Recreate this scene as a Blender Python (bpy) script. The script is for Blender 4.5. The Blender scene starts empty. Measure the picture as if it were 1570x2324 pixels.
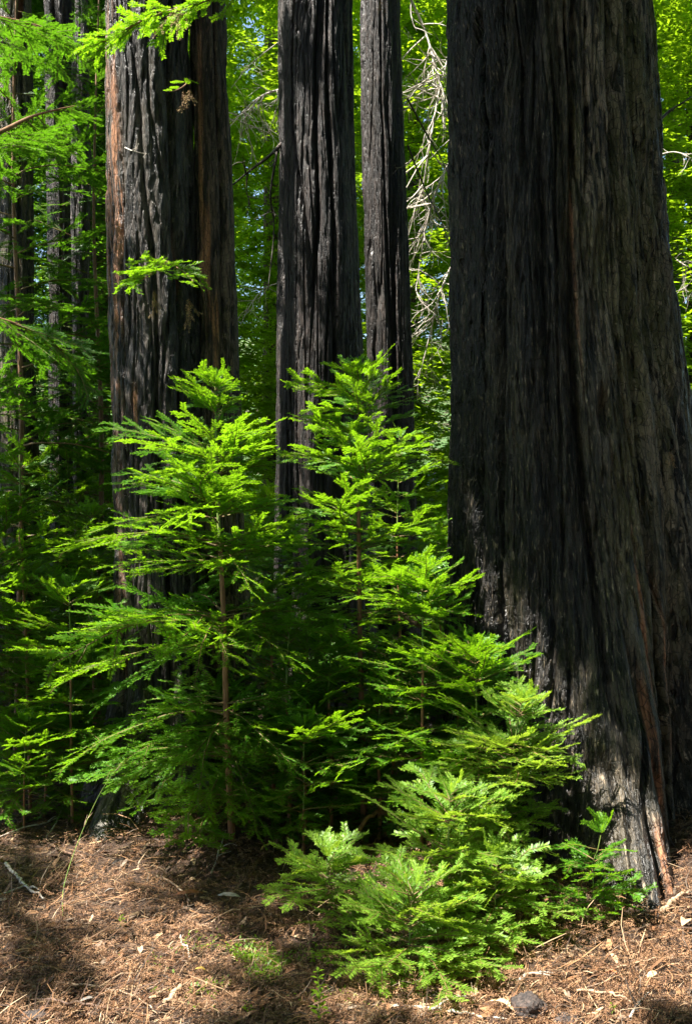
import bpy, math, random
import numpy as np
from mathutils import Vector, Matrix, Euler

# ---------------------------------------------------------------- camera, sky, sun
sc = bpy.context.scene
C = sc.collection
EYE = 1.6
HOR = 1200.0          # row of the horizon in a 1570x2324 copy of the photograph
F = 2261.0            # focal length in those pixels
cam = bpy.data.cameras.new('camera')
cam.sensor_fit = 'VERTICAL'; cam.sensor_height = 36.0; cam.lens = 36.0 * F / 2324.0
cam.shift_y = (HOR - 1162.0) / 2324.0
cam.clip_start = 0.05; cam.clip_end = 600
co = bpy.data.objects.new('camera', cam); C.objects.link(co)
co.location = (0, 0, EYE); co.rotation_euler = (math.radians(90), 0, 0)
sc.camera = co

SUN_AZ = math.radians(112)     # from straight ahead (+Y) towards the left (-X)
SUN_EL = math.radians(62)
sdir = Vector((-math.cos(SUN_EL) * math.sin(SUN_AZ), math.cos(SUN_EL) * math.cos(SUN_AZ), math.sin(SUN_EL)))
w = bpy.data.worlds.new('World'); sc.world = w; w.use_nodes = True
nt = w.node_tree; bg = nt.nodes['Background']
sky = nt.nodes.new('ShaderNodeTexSky'); sky.sky_type = 'NISHITA'; sky.sun_disc = False
sky.sun_elevation = SUN_EL
sky.sun_rotation = math.atan2(sdir.x, sdir.y)
nt.links.new(sky.outputs[0], bg.inputs[0]); bg.inputs[1].default_value = 0.085
sl = bpy.data.lights.new('sun', 'SUN'); sl.energy = 5.0; sl.angle = math.radians(0.5); sl.color = (1.0, 0.95, 0.86)
so = bpy.data.objects.new('sun', sl); C.objects.link(so)
so.rotation_euler = sdir.to_track_quat('Z', 'Y').to_euler(); so.location = (-8, 4, 12)
sc.view_settings.view_transform = 'Standard'; sc.view_settings.look = 'None'
sc.view_settings.exposure = 1.95; sc.view_settings.gamma = 1
sc.render.engine = 'CYCLES'
sc.cycles.max_bounces = 6; sc.cycles.diffuse_bounces = 3; sc.cycles.glossy_bounces = 2
sc.cycles.transmission_bounces = 4; sc.cycles.transparent_max_bounces = 4
sc.cycles.sample_clamp_indirect = 6

# ---------------------------------------------------------------- small helpers
def px(x, y, Y):
    """photograph pixel (1570 wide) at distance Y -> point in metres"""
    return np.array([(x - 785.0) * Y / F, Y, EYE + (HOR - y) * Y / F])

_rs = np.random.RandomState(7)
_perm = _rs.permutation(4096)
_grad = _rs.normal(size=(4096, 3)); _grad /= np.linalg.norm(_grad, axis=1)[:, None]
def noise3(x, y, z, seed=0):
    x = np.asarray(x, float); y = np.asarray(y, float); z = np.asarray(z, float)
    x, y, z = np.broadcast_arrays(x, y, z)
    xi = np.floor(x).astype(np.int64); yi = np.floor(y).astype(np.int64); zi = np.floor(z).astype(np.int64)
    xf = x - xi; yf = y - yi; zf = z - zi
    def fade(t): return t * t * t * (t * (t * 6 - 15) + 10)
    u = fade(xf); v = fade(yf); q = fade(zf)
    out = 0
    for dx in (0, 1):
        for dy in (0, 1):
            for dz in (0, 1):
                h = _perm[(xi + dx + seed * 131) & 4095]
                h = _perm[(h + yi + dy) & 4095]
                h = _perm[(h + zi + dz) & 4095]
                g = _grad[h]
                d = g[..., 0] * (xf - dx) + g[..., 1] * (yf - dy) + g[..., 2] * (zf - dz)
                out = out + d * (u if dx else 1 - u) * (v if dy else 1 - v) * (q if dz else 1 - q)
    return out * 1.5
def fbm(x, y, z, seed=0, o=3):
    s = 0; a = 1
    for k in range(o):
        s = s + a * noise3(x * 2 ** k, y * 2 ** k, z * 2 ** k, seed + k); a *= 0.5
    return s

def link(name, me, mat=None, parent=None):
    o = bpy.data.objects.new(name, me); C.objects.link(o)
    if mat is not None and me is not None and len(me.materials) == 0: me.materials.append(mat)
    if parent is not None: o.parent = parent
    return o
def tag(o, label=None, cat=None, group=None, kind=None):
    if label: o['label'] = label
    if cat: o['category'] = cat
    if group: o['group'] = group
    if kind: o['kind'] = kind
    return o
def empty(name, loc, label, cat, group=None):
    o = bpy.data.objects.new(name, None); C.objects.link(o); o.location = tuple(loc); o.empty_display_size = 0.1
    return tag(o, label, cat, group)

def mesh_np(name, verts, quads, attrs=None, smooth=False, tris=None, uv=None):
    me = bpy.data.meshes.new(name)
    verts = np.asarray(verts, np.float32)
    nq = 0 if quads is None else len(quads); ntri = 0 if tris is None else len(tris)
    me.vertices.add(len(verts)); me.vertices.foreach_set('co', verts.ravel())
    nl = nq * 4 + ntri * 3
    me.loops.add(nl); me.polygons.add(nq + ntri)
    li = []
    if nq: li.append(np.asarray(quads, np.int32).ravel())
    if ntri: li.append(np.asarray(tris, np.int32).ravel())
    li = np.concatenate(li)
    me.loops.foreach_set('vertex_index', li)
    ls = np.concatenate([np.arange(nq) * 4, nq * 4 + np.arange(ntri) * 3]).astype(np.int32)
    me.polygons.foreach_set('loop_start', ls)
    if smooth: me.polygons.foreach_set('use_smooth', np.ones(nq + ntri, bool))
    if uv is not None:
        ul = me.uv_layers.new(name='UVMap'); ul.data.foreach_set('uv', np.asarray(uv, np.float32)[li].ravel())
    if attrs:
        for k, a in attrs.items():
            a = np.asarray(a, np.float32)
            if a.ndim == 1:
                at = me.attributes.new(k, 'FLOAT', 'POINT'); at.data.foreach_set('value', a)
            else:
                at = me.attributes.new(k, 'FLOAT_COLOR', 'POINT')
                if a.shape[1] == 3: a = np.concatenate([a, np.ones((len(a), 1), np.float32)], 1)
                at.data.foreach_set('color', a.ravel())
    me.update(calc_edges=True)
    return me

def norm(v):
    v = np.asarray(v, float); n = np.linalg.norm(v, axis=-1, keepdims=True); return v / np.maximum(n, 1e-9)

def tube_arrays(pts, rad, k=6, voff=0):
    """tapered tube along a polyline"""
    pts = np.asarray(pts, float); n = len(pts)
    rad = np.interp(np.linspace(0, 1, n), np.linspace(0, 1, len(rad)), rad)
    t = norm(np.gradient(pts, axis=0))
    ref = np.array([0, 0, 1.0]) if abs(t[0][2]) < 0.9 else np.array([1.0, 0, 0])
    a = norm(np.cross(t, ref)); b = np.cross(t, a)
    an = np.arange(k) * 2 * math.pi / k
    v = pts[:, None] + rad[:, None, None] * (np.cos(an)[None, :, None] * a[:, None] + np.sin(an)[None, :, None] * b[:, None])
    v = v.reshape(-1, 3)
    i = np.arange(n - 1)[:, None] * k; j = np.arange(k)[None]; j2 = (j + 1) % k
    q = np.stack([i + j, i + j2, i + k + j2, i + k + j], -1).reshape(-1, 4) + voff
    return v, q
class Bag:
    def __init__(s): s.v = []; s.q = []; s.n = 0; s.a = []
    def add(s, v, q, a=None):
        s.v.append(v); s.q.append(q + s.n if len(q) else q); s.n += len(v)
        if a is not None: s.a.append(np.broadcast_to(np.asarray(a, np.float32), (len(v),) + np.shape(a)) if np.ndim(a) <= 1 and len(np.shape(a)) != 1 or (np.ndim(a) == 1 and len(a) != len(v)) else np.asarray(a, np.float32))
    def tube(s, pts, rad, k=6, a=None):
        v, q = tube_arrays(pts, rad, k); s.add(v, q, a)
    def mesh(s, name, smooth=True, attr=None):
        return mesh_np(name, np.concatenate(s.v), np.concatenate(s.q), {attr: np.concatenate(s.a)} if attr else None, smooth)

def curve_pts(ctrl, n):
    """smooth polyline through control points"""
    ctrl = np.asarray(ctrl, float); m = len(ctrl)
    if m == 2: return ctrl[0] + (ctrl[1] - ctrl[0]) * np.linspace(0, 1, n)[:, None]
    t = np.linspace(0, m - 1, n); i = np.clip(t.astype(int), 0, m - 2); f = (t - i)[:, None]
    p = lambda k: ctrl[np.clip(k, 0, m - 1)]
    a, b, c, d = p(i - 1), p(i), p(i + 1), p(i + 2)
    return 0.5 * (2 * b + (c - a) * f + (2 * a - 5 * b + 4 * c - d) * f ** 2 + (3 * b - a - 3 * c + d) * f ** 3)

# ---------------------------------------------------------------- materials
class NT:
    def __init__(s, name):
        s.m = bpy.data.materials.new(name); s.m.use_nodes = True; s.t = s.m.node_tree
        s.p = s.t.nodes['Principled BSDF']; s.out = s.t.nodes['Material Output']
    def n(s, typ, **kw):
        x = s.t.nodes.new('ShaderNode' + typ)
        for k, v in kw.items(): setattr(x, k, v)
        return x
    def l(s, a, b): s.t.links.new(a, b)
    def val(s, sock, v):
        if hasattr(v, 'default_value') or isinstance(v, bpy.types.NodeSocket): s.l(v, sock)
        else: sock.default_value = v
    def attr(s, name, out='Fac'):
        a = s.n('Attribute'); a.attribute_name = name; return a.outputs[out]
    def mapped(s, vec, scale, loc=(0, 0, 0)):
        m = s.n('Mapping'); s.l(vec, m.inputs[0]); m.inputs['Scale'].default_value = scale; m.inputs['Location'].default_value = loc; return m.outputs[0]
    def noise(s, vec, scale, detail=4, rough=0.55, dist=0):
        x = s.n('TexNoise'); s.l(vec, x.inputs['Vector']); x.inputs['Scale'].default_value = scale
        x.inputs['Detail'].default_value = detail; x.inputs['Roughness'].default_value = rough; x.inputs['Distortion'].default_value = dist
        return x.outputs['Fac']
    def ramp(s, fac, lo, hi, a=0.0, b=1.0):
        x = s.n('MapRange'); x.interpolation_type = 'SMOOTHSTEP'; s.l(fac, x.inputs[0])
        x.inputs[1].default_value = lo; x.inputs[2].default_value = hi; x.inputs[3].default_value = a; x.inputs[4].default_value = b
        return x.outputs[0]
    def mix(s, f, a, b):
        x = s.n('Mix'); x.data_type = 'RGBA'; s.val(x.inputs[0], f)
        for sock, v in ((x.inputs[6], a), (x.inputs[7], b)):
            if isinstance(v, tuple): sock.default_value = v + (1,) if len(v) == 3 else v
            else: s.l(v, sock)
        return x.outputs[2]
    def math(s, op, a, b=0.0):
        x = s.n('Math'); x.operation = op; s.val(x.inputs[0], a); s.val(x.inputs[1], b); return x.outputs[0]
    def bump(s, h, strength, dist, prev=None):
        x = s.n('Bump'); x.inputs['Strength'].default_value = strength; x.inputs['Distance'].default_value = dist
        s.l(h, x.inputs['Height'])
        if prev is not None: s.l(prev, x.inputs['Normal'])
        return x.outputs[0]

def bark_mat(name, dark, mid, seam=(0.22, 0.055, 0.018), bare=(0.36, 0.16, 0.075), moss=(0.05, 0.055, 0.02), moss_amt=0.3, rough=(0.28, 0.55), sc_u=1.0, bump=1.0, seam_thr=0.62):
    t = NT(name)
    uv = t.n('UVMap').outputs[0]
    big = t.noise(t.mapped(uv, (3.4, 0.55, 1)), 1, 5, 0.65, 0.2)
    streak = t.noise(t.mapped(uv, (26 * sc_u, 2.2, 1)), 1, 6, 0.65, 0.5)
    fine = t.noise(t.mapped(uv, (120 * sc_u, 14, 1)), 1, 5, 0.65, 0.6)
    vor = t.n('TexVoronoi'); vor.feature = 'DISTANCE_TO_EDGE'
    warp = t.n('VectorMath'); warp.operation = 'MULTIPLY_ADD'
    nz = t.n('TexNoise'); t.l(t.mapped(uv, (14, 6, 1)), nz.inputs[0]); nz.inputs['Scale'].default_value = 1; nz.inputs['Detail'].default_value = 3
    t.l(nz.outputs['Color'], warp.inputs[0]); warp.inputs[1].default_value = (0.8, 0.8, 0.8)
    t.l(t.mapped(uv, (70 * sc_u, 22, 1)), warp.inputs[2]); t.l(warp.outputs[0], vor.inputs['Vector']); vor.inputs['Scale'].default_value = 1
    crack = t.ramp(vor.outputs['Distance'], 0.0, 0.09)
    flake = t.n('TexVoronoi'); w2 = t.n('VectorMath'); w2.operation = 'MULTIPLY_ADD'
    t.l(nz.outputs['Color'], w2.inputs[0]); w2.inputs[1].default_value = (1.5, 1.2, 0); t.l(t.mapped(uv, (62 * sc_u, 13, 1)), w2.inputs[2])
    t.l(w2.outputs[0], flake.inputs['Vector']); flake.inputs['Scale'].default_value = 1
    fv = t.n('SeparateColor'); t.l(flake.outputs['Color'], fv.inputs[0])
    zone = t.attr('column'); wea = t.attr('weather')
    lightc = t.mix(zone, tuple(c * 0.5 for c in mid), mid)
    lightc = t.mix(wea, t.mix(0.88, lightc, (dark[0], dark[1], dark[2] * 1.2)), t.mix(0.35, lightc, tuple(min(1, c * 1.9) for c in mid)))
    tone = t.math('ADD', t.math('MULTIPLY', t.ramp(streak, 0.34, 0.66), 0.6), t.math('MULTIPLY', fv.outputs[0], 0.55)); tone = t.ramp(tone, 0.3, 0.85)
    col = t.mix(tone, dark, lightc)
    col = t.mix(t.math('MULTIPLY', t.math('MULTIPLY', t.ramp(big, 0.40, 0.58), wea), moss_amt), col, moss)
    col = t.mix(t.math('MULTIPLY', t.ramp(fine, 0.56, 0.68), 0.6), col, tuple(min(1, c * 2.0) for c in mid))
    dash = t.noise(t.mapped(uv, (58 * sc_u, 5.5, 1), (9, 2, 0)), 1, 4, 0.6, 0.3)
    col = t.mix(t.ramp(dash, 0.36, 0.44, 0.9, 0.0), col, tuple(c * 0.4 for c in dark))
    # red-brown inner bark showing in some of the deep seams
    sm = t.noise(t.mapped(uv, (1.7, 0.55, 1), (3.1, 7.7, 0)), 1, 2)
    sf = t.math('MULTIPLY', t.ramp(t.attr('groove'), 0.45, 0.9), t.ramp(sm, seam_thr, seam_thr + 0.05))
    col = t.mix(sf, col, seam)
    bf = t.math('MULTIPLY', t.attr('bare'), t.ramp(streak, 0.40, 0.55))
    barec = t.mix(t.ramp(fine, 0.35, 0.7), bare, tuple(min(1, c * 1.7 + 0.03) for c in bare))
    col = t.mix(bf, col, barec)
    col = t.mix(t.ramp(vor.outputs['Distance'], 0.0, 0.07, 0.75, 0.0), col, dark)
    t.l(col, t.p.inputs['Base Color'])
    r = t.ramp(fine, 0.3, 0.7, rough[0], rough[1]); t.l(r, t.p.inputs['Roughness'])
    t.p.inputs['Specular IOR Level'].default_value = 0.5
    h = t.math('ADD', t.math('ADD', t.math('MULTIPLY', fine, 0.7), t.math('MULTIPLY', streak, 1.0)), t.math('ADD', t.math('MULTIPLY', t.ramp(dash, 0.34, 0.46), 0.9), t.math('MULTIPLY', fv.outputs[0], 0.35)))
    n1 = t.bump(h, 1.0 * min(bump, 1.0), 0.022 * bump)
    n2 = t.bump(crack, 0.35 * bump, 0.004, n1)
    t.l(n2, t.p.inputs['Normal'])
    return t.m

def leaf_mat(name, dark, light, trans, tf=0.45, rough=0.45):
    t = NT(name)
    ti = t.attr('tint')
    col = t.mix(ti, dark, light)
    t.l(col, t.p.inputs['Base Color']); t.p.inputs['Roughness'].default_value = rough
    t.p.inputs['Specular IOR Level'].default_value = 0.5
    tr = t.n('BsdfTranslucent')
    tc = t.mix(ti, tuple(c * 0.6 for c in trans), trans); t.l(tc, tr.inputs[0])
    mx = t.n('MixShader'); mx.inputs[0].default_value = tf
    t.l(t.p.outputs[0], mx.inputs[1]); t.l(tr.outputs[0], mx.inputs[2]); t.l(mx.outputs[0], t.out.inputs[0])
    return t.m

def wood_mat(name, a, b, rough=0.6, scale=60):
    t = NT(name); g = t.n('TexCoord').outputs['Object']
    f = t.noise(t.mapped(g, (1, 1, 0.25)), scale, 4)
    t.l(t.mix(t.ramp(f, 0.35, 0.65), a, b), t.p.inputs['Base Color']); t.p.inputs['Roughness'].default_value = rough
    t.l(t.bump(f, 0.6, 0.004), t.p.inputs['Normal'])
    return t.m

def attr_mat(name, rough=0.7, spec=0.3, tf=0.0):
    t = NT(name); t.l(t.attr('tintc', 'Color'), t.p.inputs['Base Color']); t.p.inputs['Roughness'].default_value = rough
    t.p.inputs['Specular IOR Level'].default_value = spec
    return t.m

M_CHAR = bark_mat('charred_bark', (0.005, 0.005, 0.005), (0.30, 0.235, 0.165), moss=(0.15, 0.135, 0.045), moss_amt=0.7, bump=1.5, rough=(0.25, 0.5))
M_MID = bark_mat('dark_fibrous_bark', (0.007, 0.005, 0.005), (0.072, 0.052, 0.043), moss_amt=0.1, rough=(0.36, 0.6), sc_u=0.8, bump=1.3, seam_thr=0.7)
M_LEFT = bark_mat('weathered_redwood_bark', (0.008, 0.007, 0.007), (0.175, 0.140, 0.118), moss=(0.030, 0.038, 0.018), moss_amt=0.5, rough=(0.25, 0.55), bump=1.1, seam_thr=0.6)
M_BROWN = bark_mat('brown_redwood_bark', (0.024, 0.016, 0.012), (0.24, 0.165, 0.12), moss_amt=0.2, rough=(0.5, 0.8), seam_thr=0.55)
M_PALE = bark_mat('pale_shaggy_bark', (0.045, 0.038, 0.036), (0.22, 0.18, 0.17), moss_amt=0.1, rough=(0.35, 0.7), bump=1.4)
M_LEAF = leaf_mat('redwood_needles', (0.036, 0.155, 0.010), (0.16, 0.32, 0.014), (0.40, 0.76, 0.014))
M_LEAFN = leaf_mat('painted_highlight_needles', (0.07, 0.20, 0.015), (0.32, 0.46, 0.06), (0.58, 0.84, 0.05), 0.45)  # paler needles for the front saplings, sun highlight painted into the colour
M_LEAFD = leaf_mat('painted_shade_needles', (0.014, 0.065, 0.010), (0.060, 0.165, 0.012), (0.17, 0.42, 0.012))  # darker copy of the needles, shade painted into the colour
M_LEAFY = leaf_mat('sunlit_broad_foliage', (0.06, 0.16, 0.010), (0.19, 0.33, 0.014), (0.48, 0.76, 0.016), 0.52)
M_STEM = wood_mat('sapling_bark', (0.20, 0.085, 0.035), (0.34, 0.16, 0.07))
M_GSTEM = wood_mat('green_shoot', (0.12, 0.20, 0.03), (0.22, 0.28, 0.06))
M_TWIG = wood_mat('twig_bark', (0.11, 0.075, 0.025), (0.20, 0.13, 0.045))
M_LIMB = wood_mat('limb_bark', (0.16, 0.075, 0.035), (0.26, 0.15, 0.07))
M_DEAD = wood_mat('bleached_dead_wood', (0.38, 0.32, 0.26), (0.66, 0.60, 0.52))
M_DARKW = wood_mat('dark_dead_wood', (0.030, 0.022, 0.018), (0.085, 0.06, 0.045))
M_LITTER = attr_mat('litter', 0.65, 0.35)

# ---------------------------------------------------------------- the ground
def gz(x, y):
    x = np.asarray(x, float); y = np.asarray(y, float)
    z = 0.035 * noise3(x * 0.9, y * 0.9, 0.3, 3) + 0.02 * noise3(x * 2.7, y * 2.7, 1.3, 5)
    z = z + 0.10 * np.exp(-((x - 1.9) ** 2 / 0.5 + (y - 4.9) ** 2 / 0.8))
    z = z + 0.06 * np.exp(-((x + 0.7) ** 2 / 0.8 + (y - 5.7) ** 2 / 0.5))
    z = z + 0.09 * np.exp(-((x - 1.75) ** 2 / 0.05 + (y - 4.75) ** 2 / 0.10))
    z = z + 0.22 * np.maximum(0, y - 13) * np.minimum(1, np.maximum(0, y - 13) / 10)
    return z
def pg(x, y, dz=0.0):
    """photograph pixel -> point on the ground"""
    Y = F * EYE / (y - HOR)
    for _ in range(4):
        Y = F * (EYE - float(gz((x - 785) * Y / F, Y))) / (y - HOR)
    X = (x - 785) * Y / F
    return np.array([X, Y, float(gz(X, Y)) + dz])

def spaced(a, b, lo, hi, fine, grow=1.12):
    mids = list(np.arange(lo, hi + fine, fine)); s = fine; x = mids[-1]; up = []
    while x < b: s *= grow; x += s; up.append(x)
    s = fine; x = mids[0]; dn = []
    while x > a: s *= grow; x -= s; dn.append(x)
    return np.array(dn[::-1] + mids + up)
gx = spaced(-90, 90, -2.6, 2.6, 0.022); gy = spaced(-20, 140, 2.4, 6.6, 0.022)
GX, GY = np.meshgrid(gx, gy)
GZ = gz(GX, GY)
near = np.clip((9 - GY) / 2, 0, 1)
GZ = GZ + near * (0.008 * fbm(GX * 14, GY * 14, 0.0, 11, 2) + 0.006 * noise3(GX * 34, GY * 34, 0.2, 15)) - 0.004
nx, ny = len(gx), len(gy)
i = np.arange(ny - 1)[:, None] * nx + np.arange(nx - 1)[None]
gq = np.stack([i, i + 1, i + nx + 1, i + nx], -1).reshape(-1, 4)
t = NT('duff_soil'); g = t.n('TexCoord').outputs['Object']
a = t.noise(g, 9, 6, 0.7); b = t.noise(g, 60, 5, 0.7); c = t.noise(t.mapped(g, (1, 3.5, 1)), 130, 4, 0.7, 1.0)
col = t.mix(t.ramp(b, 0.35, 0.65), (0.045, 0.024, 0.015), (0.13, 0.070, 0.042))
col = t.mix(t.ramp(c, 0.5, 0.68), col, (0.36, 0.22, 0.13))
col = t.mix(t.math('MULTIPLY', t.ramp(a, 0.5, 0.7), 0.6), col, (0.055, 0.030, 0.022))
sep = t.n('SeparateXYZ'); t.l(g, sep.inputs[0])
far = t.math('MULTIPLY', t.ramp(sep.outputs[1], 9.5, 13.0), t.ramp(t.noise(g, 1.3, 5, 0.7), 0.35, 0.55))
col = t.mix(far, col, (0.06, 0.13, 0.02))
t.l(col, t.p.inputs['Base Color']); t.p.inputs['Roughness'].default_value = 0.85
t.l(t.bump(t.math('ADD', b, c), 0.9, 0.02), t.p.inputs['Normal'])
tag(link('forest_floor', mesh_np('forest_floor', np.stack([GX, GY, GZ], -1).reshape(-1, 3), gq, smooth=True), t.m), kind='structure')

# ---------------------------------------------------------------- leafy twigs
class Spray:
    """collects straight twig pieces and turns them into two-ranked flat needles"""
    def __init__(s, rng, sc=1.0): s.r = rng; s.sc = sc; s.P = []; s.Q = []; s.N = []; s.L = []; s.T = []; s.wood = []
    def twig(s, p, d, n, length, nl, level, tint, bend=None):
        r = s.r; k = max(2, int(length / (0.035 * s.sc)) + 1); st = length / k
        pts = [np.array(p, float)]; d = norm(d)
        side0 = 1 if r.rand() < 0.5 else -1
        for j in range(k):
            f = (j + 0.5) / k
            d = norm(d + r.normal(0, 0.05, 3) + np.array([0, 0, -0.005 - 0.012 * level]) + (bend * st * 5 if bend is not None else 0))
            q = pts[-1] + d * st
            e = nl * (0.75 + 0.35 * math.sin(math.pi * min(1, f * 0.9 + 0.15))) * (1 if f < 0.85 else 0.72)
            if level > 0 or f > 0.12:
                s.P.append(pts[-1]); s.Q.append(q); s.N.append(n); s.L.append(e); s.T.append(np.clip(tint + 0.35 * f - 0.1 + r.normal(0, 0.06), 0, 1))
            pts.append(q)
        if level <= 1: s.wood.append((np.array(pts), level, length))
        if level < 2:
            gap = (0.056 if level == 0 else 0.050) * s.sc
            m = int(length / gap)
            for j in range(m):
                f = (j + 0.6) / m
                if level == 0 and f < 0.12: continue
                if level == 1 and (f < 0.2 or f > 0.85): continue
                if r.rand() < 0.07: continue
                i0 = min(k - 1, int(f * k)); pp = pts[i0] + (pts[i0 + 1] - pts[i0]) * (f * k - i0)
                ax = norm(pts[i0 + 1] - pts[i0]); sd = norm(np.cross(n, ax)) * side0 * (1 if j % 2 else -1)
                an = math.radians(r.uniform(38, 58) - 12 * f)
                dd = ax * math.cos(an) + sd * math.sin(an) + n * r.normal(0.04, 0.09)
                if level == 0: ln = length * 0.50 * (1 - f) ** 0.65 * min(1, (f + 0.2) / 0.4) * r.uniform(0.7, 1.15) + 0.045 * s.sc
                else: ln = length * 0.42 * (1 - f) ** 0.8 * r.uniform(0.7, 1.1) + 0.02 * s.sc
                if level == 1 and length < 0.09 * s.sc: continue
                s.twig(pp, dd, norm(n + r.normal(0, 0.10, 3)), ln, nl * 0.95, level + 1, tint + 0.08, bend=ax * 0.10)
    def needles(s, spacing=0.0050, width=0.0052, jitter=0.16):
        r = s.r; P = np.array(s.P); Q = np.array(s.Q); N = np.array(s.N); L = np.array(s.L); T = np.array(s.T)
        ln = np.linalg.norm(Q - P, axis=1); cnt = np.maximum(1, np.round(ln / (spacing * s.sc)).astype(int))
        idx = np.repeat(np.arange(len(P)), cnt)
        f = (np.arange(len(idx)) - np.repeat(np.cumsum(cnt) - cnt, cnt) + 0.5) / cnt[idx]
        idx = np.concatenate([idx, idx]); sg = np.concatenate([np.ones(len(f)), -np.ones(len(f))]); f = np.concatenate([f, f])
        m = len(idx)
        ax = norm(Q - P)[idx]; nn = N[idx]; sd = norm(np.cross(nn, ax)) * sg[:, None]
        base = P[idx] + (Q - P)[idx] * f[:, None]
        an = np.radians(r.uniform(48, 68, m))
        d = norm(ax * np.cos(an)[:, None] + sd * np.sin(an)[:, None] + nn * (0.08 + r.normal(0, jitter, m))[:, None])
        wd = norm(np.cross(nn + r.normal(0, jitter, (m, 3)), d))
        l = (L[idx] * r.uniform(0.8, 1.15, m))[:, None]; wv = wd * (width * s.sc * 0.5)
        V = np.stack([base, base + d * l * 0.45 + wv, base + d * l, base + d * l * 0.45 - wv], 1).reshape(-1, 3)
        Qd = np.arange(m * 4).reshape(-1, 4)
        tt = np.repeat(np.clip(T[idx] + r.normal(0, 0.12, m), 0, 1), 4)
        return V, Qd, tt

def make_proto(seed, L, sc=1.0, droop=0.0, spacing=0.0050, width=0.0062, nl=0.023):
    r = np.random.RandomState(seed); s = Spray(r, sc)
    s.twig(np.zeros(3), np.array([1, r.normal(0, 0.06), 0.0]), np.array([0, 0, 1.0]), L, nl * sc, 0, 0.18, bend=np.array([0, r.normal(0, 0.25), -droop]))
    V, Q, T = s.needles(spacing, width)
    b = Bag()
    for pts, lev, ln in s.wood:
        if lev == 0: b.tube(pts, [0.0018 * sc + L * 0.005, 0.0009 * sc], 5)
        else: b.tube(pts[:max(2, len(pts) - 1)], [0.0014 * sc, 0.0007 * sc], 3)
    return dict(V=V, Q=Q, T=T, WV=np.concatenate(b.v), WQ=np.concatenate(b.q), L=L)
PROTOS = []
for k, L in enumerate([0.14, 0.18, 0.24, 0.24, 0.32, 0.32, 0.42, 0.42, 0.55, 0.55, 0.7, 0.7]):
    PROTOS.append(make_proto(100 + k, L, droop=0.0 + 0.05 * (k % 3)))
for k, p in enumerate(PROTOS):
    p['leaf_mesh'] = mesh_np('needles', p['V'], p['Q'], {'tint': p['T']})
    p['wood_mesh'] = mesh_np('twigs', p['WV'], p['WQ'], smooth=True)
COARSE = [make_proto(200 + k, L, 2.0, droop=0.25, spacing=0.007, width=0.0048, nl=0.015) for k, L in enumerate([0.7, 0.9, 1.2, 1.2])]
def pick(L, rng, pool=None):
    pool = pool or PROTOS
    d = [abs(math.log(p['L'] / L)) + 0.12 * rng.rand() for p in pool]
    return pool[int(np.argmin(d))]
def bmat(origin, az, el, roll, scale):
    m = Matrix.Translation(Vector(tuple(origin))) @ Euler((0, 0, az)).to_matrix().to_4x4() @ Euler((0, -el, 0)).to_matrix().to_4x4() @ Euler((roll, 0, 0)).to_matrix().to_4x4()
    return m @ Matrix.Scale(scale, 4)
def xform(V, m):
    a = np.array(m); return V @ a[:3, :3].T + a[:3, 3]
class Foliage:
    def __init__(s): s.V = []; s.Q = []; s.T = []; s.n = 0; s.WV = []; s.WQ = []; s.wn = 0
    def add(s, p, m, dt=0.0):
        s.V.append(xform(p['V'], m)); s.Q.append(p['Q'] + s.n); s.n += len(p['V']); s.T.append(np.clip(p['T'] + dt, 0, 1))
        s.WV.append(xform(p['WV'], m)); s.WQ.append(p['WQ'] + s.wn); s.wn += len(p['WV'])
    def leaves(s, name, mat, parent):
        return link(name, mesh_np(name, np.concatenate(s.V), np.concatenate(s.Q), {'tint': np.concatenate(s.T)}), mat, parent)
    def wood(s, name, mat, parent):
        return link(name, mesh_np(name, np.concatenate(s.WV), np.concatenate(s.WQ), smooth=True), mat, parent)

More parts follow.
